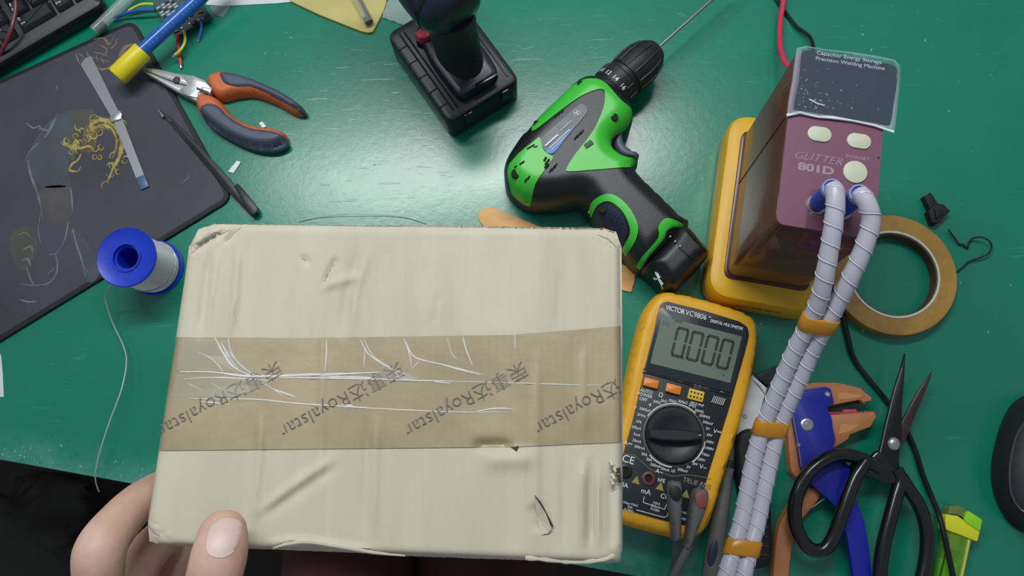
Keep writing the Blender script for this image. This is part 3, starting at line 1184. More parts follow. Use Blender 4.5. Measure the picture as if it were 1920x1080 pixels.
# ================================================================== long-nose pliers
pl = thing('long_nose_pliers', 'long-nose pliers with orange and grey grips lying open', 'pliers', W(400, 190))
m_ps = mat('plier_steel', (196, 198, 196), 0.36, metal=0.75, var=0.08, vscale=120)
m_or = mat('orange_grip', (198, 102, 56), 0.5, bump=0.05, bscale=500)
m_gr = mat('grey_grip', (70, 76, 96), 0.5, bump=0.08, bscale=600)
z0 = 0.0034
jawA = WL([(266, 126), (300, 130), (330, 137), (352, 140), (378, 148), (398, 166), (392, 178), (372, 166), (350, 160), (328, 154), (300, 143), (268, 130)], .013)
jawB = WL([(266, 131), (300, 144), (328, 155), (352, 162), (378, 170), (392, 182), (386, 196), (368, 190), (349, 180), (330, 171), (300, 153), (274, 138)], .0125)
jA = part('jaw', MB().prism(jawA, z0, .0135, .0012, .0008), m_ps, pl)
part('jaw', MB().prism(jawB, z0, .0128, .0012, .0008), m_ps, pl)
c = W(331, 150, .0135)
part('pivot_rivet', MB().lathe((c.x, c.y, T + .0120), (c.x, c.y, T + .02), [(0, .0036), (.0016, .0036), (.0021, .0030), (.0022, 0)], 20), mat('dark_rivet', (60, 62, 60), .4, metal=.6), pl)
c = W(366, 166, .0135)
part('joint_plate', MB().prism(WL([(342, 141), (362, 141), (384, 151), (396, 166), (380, 164), (370, 176), (372, 184), (352, 180), (336, 168), (352, 158)], .0142), .0110, .0144, .0006), m_ps, pl)
part('joint_slot', MB().prism(WL([(368, 163), (392, 172), (390, 177), (369, 168)], .0146), .0140, .0147), MATS['dark_rivet'], pl)


def grip(opx, gpx, hmid, htop):
    o_poly = [W(p.x, p.y, hmid) for p in spl([(a, b, 0) for a, b in opx], 4, True)]
    hf = dome_h(o_poly, .007, htop, .0055)
    g = part('grip', surf(MB(), o_poly, hf, .0028, z0=0.0006), m_or, pl, smooth=60)
    g_poly = [W(p.x, p.y, htop - .001) for p in spl([(a, b, 0) for a, b in gpx], 4, True)]
    hf2 = lambda xy: np.maximum(hf(xy), .0075)
    ed = dome_h(g_poly, 0, .0014, .002)
    part('grip_pad', surf(MB(), g_poly, lambda xy: hf2(xy) + ed(xy), .0022, skirt=.004), m_gr, g, smooth=60)


grip([(388, 152), (398, 139), (420, 135), (446, 140), (480, 151), (520, 169), (552, 188), (567, 202), (562, 212), (546, 208), (516, 191), (475, 176), (440, 178), (414, 184), (398, 174)],
     [(414, 136), (440, 137), (480, 148), (520, 166), (556, 188), (569, 203), (560, 206), (530, 190), (495, 172), (468, 163), (440, 163), (420, 155)], .010, .0165)
grip([(367, 188), (378, 176), (400, 180), (416, 193), (432, 214), (468, 234), (512, 241), (534, 250), (532, 266), (508, 276), (470, 272), (428, 254), (390, 226), (372, 208)],
     [(374, 206), (390, 195), (410, 200), (428, 218), (466, 240), (510, 247), (533, 256), (532, 269), (506, 278), (468, 274), (426, 256), (386, 230)], .010, .0165)

# ================================================================== blue tube with yellow cap
A, B = W(264, 98, .026), W(420, -45, .030)
bt = thing('blue_tube', 'blue plastic tube ending in a yellow cap over the pliers tip', 'tube', W(300, 66))
m_bt = mat('blue_tube_plastic', (26, 92, 178), 0.28, coat=0.3)
part('tube', MB().lathe(A, B, [(0, .0064), ((B - A).length, .0064)], 28), m_bt, bt)
A2, B2 = W(219, 144, .024), W(268, 95, .026)
Lc = (B2 - A2).length
part('cap', MB().lathe(A2, B2, [(0, .0075), (.0006, .0090), (.002, .0097), (Lc - .001, .0093), (Lc, .0088), (Lc, 0)], 32), mat('yellow_cap', (222, 204, 30), 0.4, bump=.04, bscale=300), bt)
d = (B - A).normalized()
sd = d.cross(Vector((0, 0, 1))).normalized()
for k in range(15):
    if k in (3, 8, 9):
        continue
    p = A + d * (.010 + .0042 * k) + (Vector((0, 0, 1)) * math.cos(.75) + sd * math.sin(.75)) * .0064
    part('printed_mark', MB().tube([p, p + d * .0016], .00035, 5), mat('tube_mark', (120, 160, 205), .5) if 'tube_mark' not in MATS else MATS['tube_mark'], bt)

# ================================================================== circuit board
cb = thing('circuit_board', 'small dark circuit board with coloured wire stubs under the blue tube', 'circuit board', W(340, 25))
zc = .0075
U = pxdir((328, 68), (395, 33), zc)
V_ = Vector((-U.y, U.x, 0))
O = W(328, 68, zc)
bw = (W(395, 33, zc) - O).length
bh = (W(285, 3, zc) - O).dot(V_) + .008
part('board', MB().prism([O, O + U * bw, O + U * bw + V_ * bh, O + V_ * bh], .0045, .0062), mat('pcb_mask', (24, 44, 52), .4, var=.3, vscale=300), cb)
part('board', MB().prism([W(284, 2, zc), W(306, 40, zc), W(352, 12, zc), W(335, -20, zc)], .0064, .0076), mat('pcb_pale', (60, 84, 92), .4, var=.3, vscale=400), cb)
m_pad2 = mat('solder_pads', (186, 196, 196), .35, metal=.5)
m_chip = mat('chip_black', (22, 24, 26), .4)
rnd = random.Random(5)
for i in range(15):
    u, v = rnd.uniform(.003, bw - .004), rnd.uniform(.002, .018)
    c = O + U * u + V_ * v
    big = i % 4 == 0
    part('chip' if big else 'component', MB().obox(c, U, V_, .0026 if big else .0009, .0018 if big else .0006, .0062, .0078 if big else .0072, .0002),
         m_chip if big else m_pad2, cb)
U2 = pxdir((306, 40), (352, 12), zc)
V2 = Vector((-U2.y, U2.x, 0))
O2 = W(306, 40, zc)
for i in range(4):
    for j in range(5):
        c = O2 + U2 * (.0035 + .0050 * i) + V2 * (.003 + .0032 * j)
        part('contact', MB().obox(c, U2, V2, .0019, .0009, .0076, .0081), m_pad2 if (i + j) % 3 else m_chip, cb)
for pts, m, r in (([(288, 8, .009), (268, 8, .010), (254, 13, .008), (242, 20, .006)], m_yel_w, .0014),
                  ([(290, 19, .009), (262, 19, .010), (238, 25, .007), (214, 34, .0045)], m_blue_w, .0014),
                  ([(345, 58, .007), (347, 76, .009), (340, 92, .010), (328, 103, .009)], m_yel_w, .0013),
                  ([(332, 64, .006), (335, 92, .004), (339, 122, .0025)], m_red, .0017),
                  ([(377, 40, .006), (377, 55, .004), (373, 72, .002)], m_blue_w, .0014)):
    q = spl(WL(pts), 5)
    w_ = part('wire', MB().tube(q, r, 8), m, cb)
    dd = (q[-1] - q[-2]).normalized()
    part('bare_end', MB().tube([q[-1], q[-1] + dd * .003], r * .6, 6), m_tin, w_)

# ================================================================== clear tubes, papers and film at the top
ct = thing('clear_tube', 'clear plastic tube with a black plug beside the keyboard', 'tube', W(205, 30))
A, B = W(177, 58, .010), W(275, -38, .012)
Lc = (B - A).length
part('sleeve', MB().lathe(A, B, [(0, .0052), (0, .0056), (Lc, .0056), (Lc, .0052)], 20, close=True), m_clear, ct)
part('plug', MB().lathe(A, B, [(.0005, 0), (.0005, .0048), (.012, .0048), (.013, 0)], 16), m_blkgloss, ct)
part('insert', MB().lathe(A, B, [(.012, 0), (.012, .0030), (Lc, .0030), (Lc, 0)], 12), mat('pale_insert', (196, 210, 210), .2, alpha=.16), ct)

single('white_paper', MB().prism(WL([(400, -45), (386, 9), (420, 11), (520, 6), (610, -3), (640, -45)], .0008), .0002, .0008), mat('paper', (206, 212, 216), .8, var=.04, vscale=60),
       'white sheet of paper at the top edge right of the blue tube', 'paper')
single('plastic_scrap', MB().prism(WL([(393, 12), (433, 9), (426, 22), (418, 33), (402, 27)], .0003), .0002, .0005), mat('film_grey', (140, 160, 156), .3, alpha=.7),
       'small grey see-through film scrap below the white paper', 'plastic scrap')
single('card', MB().prism(WL([(520, -45), (545, 2), (600, 28), (676, 58), (690, 61), (699, 59), (713, 32), (722, 12), (735, -45)], .003), .0001, .003, .0003),
       mat('cream_card', (190, 178, 104), .6, var=.05, vscale=30), 'cream yellow card with a cut corner at the top edge', 'card')
cs = thing('clear_sleeve', 'clear plastic sleeve with a black strip lying on the cream card', 'sleeve', W(685, 25, .003))
A, B = W(692, 42, .0075), W(655, -30, .0075)
Lc = (B - A).length
part('sleeve', MB().tube([A, B], .0048, 16, .7), mat('clear_sleeve_film', (206, 206, 186), .1, alpha=.28), cs)
sdv = (B - A).cross(Vector((0, 0, 1))).normalized()
part('strip', MB().tube([A + sdv * .0022 + Vector((0, 0, .001)), B + sdv * .0022 + Vector((0, 0, .001))], .0018, 8), m_blkgloss, cs)
part('plug', MB().tube([A - (B - A).normalized() * .001, A + (B - A).normalized() * .006], .0036, 10, .7), mat('navy_plug', (34, 40, 70), .3), cs)
mb = MB()
fx = WL([(722, 8), (735, -6), (764, -2), (784, 16), (797, 42), (776, 56), (745, 42), (716, 32)], .002)
surf(mb, fx, lambda xy: .0016 + .0007 * np.sin(xy[:, 0] * 900 + xy[:, 1] * 260), .0012, skirt=.0003)
single('plastic_film', mb, mat('ribbed_film', (176, 196, 196), .15, alpha=.62, spec=.8), 'crinkled clear plastic film between the cream card and black drill', 'plastic film')
single('paper_slip', MB().prism(WL([(-60, 640), (-4, 652), (2, 668), (5, 700), (7, 744), (-60, 748)], .0006), .0002, .0006), MATS['paper'],
       'white paper slip poking in at the left edge', 'paper')
single('plastic_chip', MB().prism(WL([(428, 322), (444, 302), (452, 304), (438, 325)], .0006), .0001, .0012), m_white, 'white plastic sliver right of the tweezers', 'plastic scrap')
single('plastic_chip', MB().prism(WL([(486, 231), (492, 228), (500, 238), (492, 240)], .0006), .0001, .0012), m_white, 'white plastic sliver between the pliers grips', 'plastic scrap')
q = spl(WL([(560, 416, .0006), (600, 407, .0012), (650, 402, .003), (710, 403, .002), (760, 408, .001), (800, 420, .0006)]), 6)
single('thin_wire', MB().tube(q, .00028, 5), MATS['tinned_copper'], 'hair-thin wire curving on the table behind the box', 'wire')
single('craft_stick', MB().prism([W(p.x, p.y, .002) for p in spl([(a, b, 0) for a, b in [(897, 408), (899, 396), (912, 390), (932, 392), (1060, 446), (1180, 502), (1190, 520), (1186, 538), (1170, 545), (1050, 492), (920, 432)]], 3, True)], 0.0002, .002, .0003),
       mat('stick_wood', (226, 174, 108), .6, var=.08, vscale=40, stretch=(1, 4, 1)), 'flat pale wooden craft stick under the green drill', 'craft stick')


# ================================================================== green cordless drill lying on its side
gd = thing('cordless_drill', 'bright green and black cordless drill lying on its side, long bit fitted', 'drill', W(1130, 330))
m_gblk = mat('drill_black', (21, 22, 29), 0.40, bump=0.10, bscale=1000)
m_grn = mat('drill_green', (62, 190, 56), 0.38, bump=0.03, bscale=400)
hz = .028
body_px = [(1110, 150), (1140, 160), (1165, 180), (1184, 205), (1186, 226), (1178, 246), (1160, 264), (1150, 276), (1153, 286), (1170, 294), (1194, 299), (1194, 314),
           (1190, 324), (1203, 340), (1238, 374), (1272, 408), (1290, 428), (1228, 494), (1203, 503), (1186, 492), (1168, 470), (1150, 447), (1128, 426), (1112, 409),
           (1100, 392), (1086, 380), (1050, 385), (1010, 386), (985, 380), (964, 366), (949, 346), (945, 322), (951, 298), (968, 271), (995, 241), (1030, 206), (1064, 173), (1085, 155)]
gpoly = [W(p.x, p.y, hz) for p in spl([(a, b, 0) for a, b in body_px], 3, True)]
ghf = dome_h(gpoly, hz, .053, .019)
part('housing', surf(MB(), gpoly, ghf, .0035, z0=.004), m_gblk, gd, smooth=60)


def gpatch(pxs, m, name, off=.0010, par=gd, h=.050, smooth_pts=True, s=.0026, hf=ghf, label=None):
    """panel following the housing; vertices are lifted to the true surface height under each pixel"""
    q = spl([(a, b, 0) for a, b in pxs], 3, True) if smooth_pts else [Vector((a, b, 0)) for a, b in pxs]
    pts = []
    for p in q:
        hh = h
        for _ in range(4):
            w = W(p.x, p.y, hh)
            hh = float(hf(np.array([[w.x, w.y]]))[0])
        pts.append(W(p.x, p.y, hh))
    return part(name, surf(MB(), pts, lambda xy: hf(xy) + off, s, skirt=off + .002), m, par, smooth=60, label=label)


ga = gpatch([(1094, 150), (1110, 148), (1132, 153), (1164, 188), (1183, 204), (1184, 222), (1176, 237), (1164, 246), (1149, 259), (1146, 272), (1154, 284), (1172, 294), (1190, 299),
             (1188, 312), (1161, 315), (1110, 319), (1066, 322), (1063, 315), (1078, 290), (1112, 246), (1131, 203), (1134, 176), (1130, 168), (1114, 170), (1087, 182), (1053, 206), (1017, 234), (998, 246),
             (1001, 230), (1037, 194), (1075, 160)], m_grn, 'green_shell')
gb = gpatch([(951, 326), (955, 308), (976, 285), (998, 268), (1012, 258), (1016, 274), (1026, 288), (1037, 296), (1022, 318), (1004, 345), (994, 375), (976, 369), (958, 352)], m_grn, 'green_rear_cap')
gpatch([(1104, 391), (1112, 377), (1134, 365), (1154, 368), (1175, 385), (1190, 408), (1196, 429), (1191, 452), (1174, 475), (1169, 462), (1180, 442), (1180, 425), (1170, 402), (1154, 385), (1138, 378), (1120, 386), (1108, 402)],
       m_grn, 'green_grip_ring', .0016)
gp = gpatch([(1112, 402), (1124, 389), (1138, 382), (1152, 388), (1167, 405), (1176, 426), (1175, 442), (1166, 458), (1150, 440), (1128, 420)],
            mat('grip_blue_black', (32, 38, 62), .6, bump=.2, bscale=900), 'grip_pad', .0006)
gpatch([(1193, 496), (1210, 475), (1234, 446), (1234, 426), (1243, 413), (1255, 410), (1280, 421), (1279, 429), (1265, 426), (1250, 434), (1245, 449), (1219, 478), (1201, 501)], m_grn, 'green_battery_band', .0014, s=.002)
lb = gpatch([(1015, 270), (1018, 257), (1048, 230), (1084, 199), (1095, 197), (1101, 206), (1095, 219), (1061, 260), (1038, 288), (1022, 285)],
            mat('label_silver', (112, 116, 122), .5, var=.14, vscale=120), 'name_label', .0010)
lbl = gpatch([(1024, 284), (1050, 262), (1078, 236), (1074, 243), (1060, 260), (1038, 287)], mat('label_blue', (40, 116, 200), .4), 'blue_field', .0014, par=lb, s=.002)


def gmark(a, b, w, m, par, off=.0016, name='printed_mark'):
    pts = []
    for k in range(7):
        x, y = a[0] + (b[0] - a[0]) * k / 6, a[1] + (b[1] - a[1]) * k / 6
        hh = .05
        for _ in range(3):
            ww = W(x, y, hh)
            hh = float(ghf(np.array([[ww.x, ww.y]]))[0])
        p = W(x, y, hh)
        p.z = T + hh + off
        pts.append(p)
    return part(name, MB().ribbon(pts, w, .0003), m, par, smooth=0)


gmark((1022, 275), (1046, 254), .0014, m_white, lb)
gmark((1030, 279), (1068, 244), .0007, m_white, lb)
gmark((1050, 247), (1072, 228), .0005, m_white, lb)
gmark((1034, 283), (1062, 256), .0004, m_white, lb)
for (cx, cy) in ((1080, 216), (1084, 213), (1079, 211)):
    c = W(cx, cy, .053)
    part('printed_mark', MB().tube([Vector((c.x + .0018 * math.cos(a), c.y + .0018 * math.sin(a), T + .0545)) for a in [k * .7 for k in range(10)]], .0003, 5), m_white, lb)
m_slot = mat('vent_dark', (10, 12, 12), .8)
for (a, b, w_) in (((974, 310), (979, 306), .0014), ((979, 307), (983, 303), .0014), ((964, 316), (969, 312), .0014), ((984, 343), (988, 336), .0016), ((989, 338), (993, 331), .0016),
                   ((1020, 303), (1024, 296), .0022), ((1022, 310), (1030, 300), .0022), ((1021, 316), (1029, 308), .0020), ((988, 281), (1002, 272), .0010), ((1000, 277), (1008, 275), .0008),
                   ((1077, 262), (1082, 254), .0015), ((1082, 258), (1088, 249), .0015), ((1088, 252), (1094, 244), .0015), ((1030, 324), (1035, 316), .0015), ((1035, 320), (1040, 311), .0015), ((1040, 315), (1044, 307), .0015),
                   ((978, 276), (983, 271), .0010), ((984, 271), (988, 266), .0010), ((990, 266), (994, 261), .0010), ((1040, 221), (1044, 215), .0011), ((1046, 216), (1050, 210), .0011), ((1052, 212), (1056, 206), .0011)):
    gmark(a, b, w_ * .8, m_slot, gd, .0018 if a[0] < 1031 and not (a[0] > 975 and a[1] < 277) and a[0] != 1030 else .0009, 'vent_slot')
gmark((1097, 276), (1110, 267), .0042, mat('switch_groove', (20, 60, 24), .5), ga, .0020, 'direction_switch')
for (x, y, r) in ((967, 325, .0040), (1152, 219, .0034), (1088, 156, .0028), (1006, 231, .0028), (1130, 391, .0038), (1174, 322, .0014)):
    hh = .05
    for _ in range(4):
        ww = W(x, y, hh)
        hh = float(ghf(np.array([[ww.x, ww.y]]))[0])
    c = W(x, y, hh + .0014)
    part('screw_hole', MB().lathe(c - Vector((0, 0, .003)), c + Vector((0, 0, .01)), [(0, r), (.0030, r), (.0033, r * .85), (.0031, r * .6), (.0031, 0)], 18), m_slot, gd)
rnd = random.Random(2)
for k in range(16):
    x, y = 1134 + (k % 4) * 9 + (k // 4) * 6, 396 + (k // 4) * 11 + (k % 4) * 4
    hh = .05
    for _ in range(3):
        ww = W(x, y, hh)
        hh = float(ghf(np.array([[ww.x, ww.y]]))[0])
    c = W(x, y, hh + .0006)
    part('grip_dot', MB().lathe(c - Vector((0, 0, .001)), c + Vector((0, 0, .01)), [(0, .0008), (.0014, .0007), (.0016, 0)], 8), m_slot, gp)
for k in range(14):
    x, y = 1200 + (k % 7) * 9 + (k // 7) * 8 - 2, 342 + (k % 7) * 10 - (k // 7) * 2
    hh = .04
    for _ in range(3):
        ww = W(x, y, hh)
        hh = float(ghf(np.array([[ww.x, ww.y]]))[0])
    c = W(x, y, hh)
    part('grip_dot', MB().lathe(c - Vector((0, 0, .001)), c + Vector((0, 0, .01)), [(0, .0008), (.0014, .0007), (.0016, 0)], 8), m_slot, gd)
tp = [W(p.x, p.y, .034) for p in spl([(a, b, 0) for a, b in [(1150, 272), (1152, 256), (1160, 245), (1168, 241), (1168, 252), (1173, 270), (1186, 281), (1199, 286), (1195, 298), (1180, 298), (1163, 292)]], 3, True)]
part('trigger', surf(MB(), tp, dome_h(tp, .030, .037, .004), .002, z0=.018), mat('trigger_grey', (74, 80, 98), .45), gd, smooth=60)
# battery
bp = [W(p[0], p[1], .026) for p in [(1203, 505), (1222, 482), (1250, 452), (1263, 430), (1284, 430), (1302, 449), (1328, 482), (1264, 548), (1244, 545), (1221, 518)]]
bp = rpoly(bp, .003, 3)
bhf = dome_h(bp, .030, .051, .012)
bat = part('battery', surf(MB(), bp, bhf, .003, z0=.004), m_gblk, gd, smooth=60)
gpatch([(1246, 440), (1262, 429), (1278, 430), (1300, 452), (1322, 476), (1300, 490), (1276, 468)], mat('latch_black', (22, 18, 22), .5), 'latch_panel', .0012, par=bat, smooth_pts=False, hf=bhf)
mb = MB()
for k, (x, y) in enumerate(((1257, 443), (1266, 452), (1275, 461))):
    c = W(x, y, .0535)
    part('indicator_dot', MB().lathe(c - Vector((0, 0, .002)), c + Vector((0, 0, .01)), [(0, .0006), (.002, .0006), (.0021, 0)], 8), m_white, bat)
for pts in ([(1229, 510), (1240, 534), (1242, 541)], [(1232, 512), (1237, 520), (1230, 524), (1226, 522)], [(1236, 524), (1243, 533)]):
    pp = []
    for x, y in pts:
        hh = .04
        for _ in range(4):
            ww = W(x, y, hh)
            hh = float(bhf(np.array([[ww.x, ww.y]]))[0])
        pp.append(W(x, y, hh + .0006))
    part('white_logo', MB().tube(pp, .0007, 6), m_white, bat)
# clutch collar, chuck and bit
cA, cB = W(1143, 171, .030), W(1251, 74, .031)
cax = (cB - cA).normalized()
cL = (cB - cA).length
m_chk = mat('chuck_black', (24, 25, 30), .5, bump=.06, bscale=1200)
collar = part('clutch_collar', MB().lathe(cA, cB, [(-.006, .018), (0, .0198), (.0005, .0203), (.0145, .0203), (.0158, .0192), (.0160, .012)], 44), m_chk, gd)
chuck = part('chuck', MB().lathe(cA, cB, [(.0158, .015), (.0165, .0180), (.019, .0186), (.0195, .0178), (.0205, .0178), (.021, .0188), (.034, .0193), (.044, .0182), (.054, .0150), (.0600, .0105), (.0610, .006)], 44), m_chk, gd)
ce1 = cax.cross(Vector((0, 0, 1))).normalized()
ce2 = ce1.cross(cax).normalized()
rad = lambda a: ce1 * math.cos(a) + ce2 * math.sin(a)
for k in range(12):
    a = 2 * math.pi * k / 12 + .1
    part('rib', MB().tube([cA + cax * s + rad(a) * r for s, r in ((.0225, .0188), (.034, .0195), (.044, .0184), (.053, .0154))], .0010, 6), m_chk, chuck)
    part('rib', MB().tube([cA + cax * s + rad(a + .2) * .0203 for s in (.0065, .0145)], .0007, 6), m_chk, collar)
part('chuck_nose', MB().lathe(cA, cB, [(.0605, .0055), (.0625, .0052), (.0635, .003), (.0636, 0)], 20), m_steel, gd)
bitE = W(1362, -24, .031)
part('drill_bit', MB().tube([cA + cax * .062, cA + cax * .062 + (bitE - cA).normalized() * .11], .0014, 10), mat('bit_steel', (132, 134, 136), .35, metal=.8), gd)
mb = MB()
for s_, a in (('10', 2.42), ('12', 1.98), ('14', 1.54), ('16', 1.05)):
    n_ = rad(a)
    c = cA + cax * .0042 + n_ * .0206
    part('collar_number', MB().text(s_, c, cax.cross(n_), cax, .0062, bold=.00005), m_white, collar, smooth=0)

# ================================================================== black drill standing on its battery
bd = thing('cordless_drill', 'black cordless drill standing upright on its battery pack', 'drill', W(850, 170))
m_navy = mat('drill_navy_black', (24, 32, 52), .34, bump=.06, bscale=900)
g0, g1, g2 = W(849, 262, 0), W(976, 183, 0), W(742, 97, 0)
bu = (g1 - g0).normalized()
bl = (g2 - g0).length
bw_ = (g1 - g0).length
bv = Vector((-bu.y, bu.x, 0))
if bv.dot(g2 - g0) < 0:
    bv = -bv
pk = lambda a, b, z=0: Vector((g0.x, g0.y, 0)) + bu * bw_ * a + bv * bl * b
pack = part('battery_pack', MB().prism(rpoly([pk(0, 0), pk(1, 0), pk(1, 1), pk(0, 1)], .009, 5), .001, .036, .0035, .002), m_blk, bd)
for k in range(5):
    a = .16 + .16 * k
    part('side_groove', MB().obox(pk(.075, a), bu, bv, .0045, .0005, .0355, .0364), m_slot, pack)
for a in (.13, .9):
    part('rail', MB().obox(pk(a, .5), bu, bv, .0008, bl * .42, .0355, .0372), m_blkgloss, pack)
part('rail', MB().obox(pk(.19, .5), bu, bv, .0008, bl * .42, .0355, .0372), m_blkgloss, pack)
for a in (.26, .78):
    part('catch', MB().obox(pk(a, -.004), bu, bv, .004, .0012, .016, .033, .0006), m_blkgloss, pack)
foot = rpoly([pk(.24, .08), pk(.80, .08), pk(.84, .3), pk(.80, .80), pk(.30, .86), pk(.22, .5)], .010, 5)
ft = part('foot', MB().prism(foot, .034, .050, .005), m_navy, bd)
part('release_bar', MB().obox(pk(.62, .09), bu, bv, .011, .002, .045, .0515, .0008), m_blkgloss, ft)
fc = pk(.52, .50)
hd = pk(.52, .36)


def oval(c, z, a, b, n=24, tilt=0):
    return [Vector((c.x, c.y, T + z)) + bu * a * math.cos(2 * math.pi * k / n) + bv * b * math.sin(2 * math.pi * k / n) + Vector((0, 0, tilt * math.sin(2 * math.pi * k / n)))
            for k in range(n)]


rings = []
for z, cb_, a, b in ((.046, .42, .020, .030), (.054, .43, .0185, .027), (.064, .44, .0200, .0245), (.085, .43, .0200, .0235), (.105, .40, .0200, .0235), (.125, .37, .0205, .024), (.140, .34, .0185, .025)):
    rings.append(oval(pk(.54 - max(0, z - .07) * 1.2, cb_), z, a, b))
part('handle', MB().loft(rings), m_rub, bd, smooth=60)
mA = pk(.44, .15)
mA = Vector((mA.x, mA.y, T + .152))
mB_ = mA + bv * .1
part('motor_housing', MB().lathe(mA, mB_, [(0, 0), (.0008, .012), (.004, .0215), (.010, .0270), (.020, .0295), (.035, .0302), (.09, .0302), (.112, .026), (.118, .020), (.118, 0)], 40), m_navy, bd, smooth=60)
part('chuck', MB().lathe(mA, mB_, [(.118, 0), (.118, .019), (.135, .0195), (.150, .018), (.160, .011), (.162, 0)], 32), m_chk, bd)
part('band', MB().lathe(mA, mB_, [(.0145, .0283), (.0150, .0292), (.0180, .0299), (.0185, .0292)], 40, close=True), m_blkgloss, bd)
vc = mA + bv * .030 + (-bu * .80 + Vector((0, 0, .60))).normalized() * .0300
part('vent_slot', MB().tube([vc - bv * .005, vc + bv * .005], .0026, 10), m_slot, bd)
trig = pk(.54, .63)
part('trigger', MB().loft([oval(trig, .108, .007, .006, 16), oval(pk(.54, .66), .118, .0075, .009, 16), oval(pk(.54, .62), .132, .0075, .008, 16)]), m_blk, bd, smooth=60)
c = W(790, 61, .052)
part('red_button', MB().prism([W(a, b, .056) for a, b in [(777, 62), (789, 51), (799, 47), (805, 58), (806, 66), (798, 71), (786, 71)]], .046, .056, .0015), mat('red_plastic', (206, 48, 78), .45), bd)
part('button_mount', MB().prism([W(a, b, .047) for a, b in [(780, 76), (796, 52), (830, 66), (822, 92)]], .034, .047, .001), m_navy, bd)

# ================================================================== tape roll
tr = thing('tape_roll', 'roll of yellow-brown tape lying flat beside the spot welder', 'tape', W(1676, 515))
c = W(1676, 514, .012)
A = Vector((c.x, c.y, T))
B = A + Vector((0, 0, 1))
m_tp = mat('tape_side', (158, 120, 54), .5, var=.2, vscale=30, bump=.5, bscale=160)
R0 = .0545
prof = [(.0003, .0395), (.0003, R0)]
prof += [(.0118, R0), (.0122, R0 - .0004)]
for k in range(12):
    r = R0 - .0010 - k * .00115
    prof += [(.0122 + .00018 * (k % 2), r)]
prof += [(.0121, .0395)]
part('wound_tape', MB().lathe(A, B, prof, 90, close=True), m_tp, tr)
part('core', MB().lathe(A, B, [(.0002, .0378), (.0002, .0397), (.0128, .0397), (.0131, .0393), (.0131, .0382), (.0128, .0378)], 90, close=True), mat('white_core', (206, 206, 196), .6, var=.04, vscale=80), tr)

part('core_inner_shade', MB().lathe(A, B, [(.0002, .0366), (.0002, .0379), (.0116, .0379), (.0116, .0366)], 90, close=True), mat('core_shade_brown', (84, 62, 46), .8, var=.2, vscale=90), tr)  # shadow on the core's inner wall, put into a dark brown colour

# ================================================================== small black clip, bent wire
cl = thing('plastic_clip', 'small black plastic clip right of the spot welder', 'clip', W(1757, 390))
part('stem', MB().prism(WL([(1732, 368), (1745, 361), (1759, 383), (1744, 394)], .007), .0005, .008, .001), m_rub, cl)
part('jaw', MB().prism(WL([(1740, 396), (1756, 380), (1770, 383), (1782, 396), (1758, 419), (1748, 418)], .008), .0003, .0085, .0012), m_rub, cl)
part('jaw_rib', MB().prism(WL([(1752, 390), (1764, 388), (1768, 402), (1756, 410)], .010), .008, .0102, .0006), m_rub, cl)
q = spl(WL([(1778, 430, .004), (1789, 445, .003), (1798, 457, .002), (1806, 459, .002), (1814, 466, .001), (1816, 457, .002), (1824, 447, .004), (1840, 445, .006), (1855, 452, .007), (1859, 465, .006),
            (1851, 477, .005), (1833, 485, .003), (1818, 490, .002), (1807, 500, .001), (1795, 510, .001)]), 5)
single('bent_wire', MB().tube(q, .0008, 7), m_rub, 'thin black wire bent into a loop right of the tape roll', 'wire')

# ================================================================== spot welder
wd = thing('spot_welder', 'maroon capacitor spot welder with yellow base and film-covered display', 'spot welder', W(1440, 420))
HT = .174
m_mar = mat('maroon_plastic', (96, 46, 42), .36, spec=.6, coat=.4)
m_top = mat('maroon_faceplate', (122, 76, 98), .42, bump=.03, bscale=900)
m_ybase = mat('yellow_rubber', (222, 172, 34), .45, bump=.05, bscale=300)
FL, BLk = W(1452, 421, HT), W(1489, 97, HT)
wv = (BLk - FL)
wv.z = 0
WLn = wv.length
wv.normalize()
wu = Vector((wv.y, -wv.x, 0))
WWd = (W(1640, 455, HT) - FL).dot(wu)
wp = lambda a, b: Vector((FL.x, FL.y, 0)) + wu * WWd * a + wv * WLn * b
rect = [wp(0, 0), wp(1, 0), wp(1, 1), wp(0, 1)]
part('body', MB().prism(rpoly(rect, .007, 6), .022, HT, .0025), m_mar, wd)
ex = .020
exl = .0146
br = [wp(0, 0) - wu * exl - wv * ex, wp(1, 0) + wu * ex - wv * ex, wp(1, 1) + wu * ex + wv * ex, wp(0, 1) - wu * exl + wv * ex]
brp = rpoly(br, .022, 8)
bm_ = MB()
bm_.prism(brp, .0005, .034, .007, .002)
base = part('base', bm_, m_ybase, wd)
part('gasket', MB().prism(rpoly([wp(0, 0) - wu * .0022 - wv * .0022, wp(1, 0) + wu * .0022 - wv * .0022, wp(1, 1) + wu * .0022 + wv * .0022, wp(0, 1) - wu * .0022 + wv * .0022], .008, 6), .030, .0365, .0008),
     mat('gasket_maroon', (70, 30, 44), .3), wd)
part('seam', MB().obox(wp(0, .62) - wu * .0001, wu, wv, .0003, .0004, .04, HT - .004), m_slot, wd)
fp = part('faceplate', MB().prism(rpoly([wp(.012, .006), wp(.988, .006), wp(.988, .994), wp(.012, .994)], .006, 6), HT - .001, HT + .0006), m_top, wd)
HF = HT + .0006


def wtext(s_, px, size, m, name='printed_text', par=fp, h=HF, **k):
    c = W(px[0], px[1], h)
    return part(name, MB().text(s_, c, wu, wv, size, **k), m, par, smooth=0)


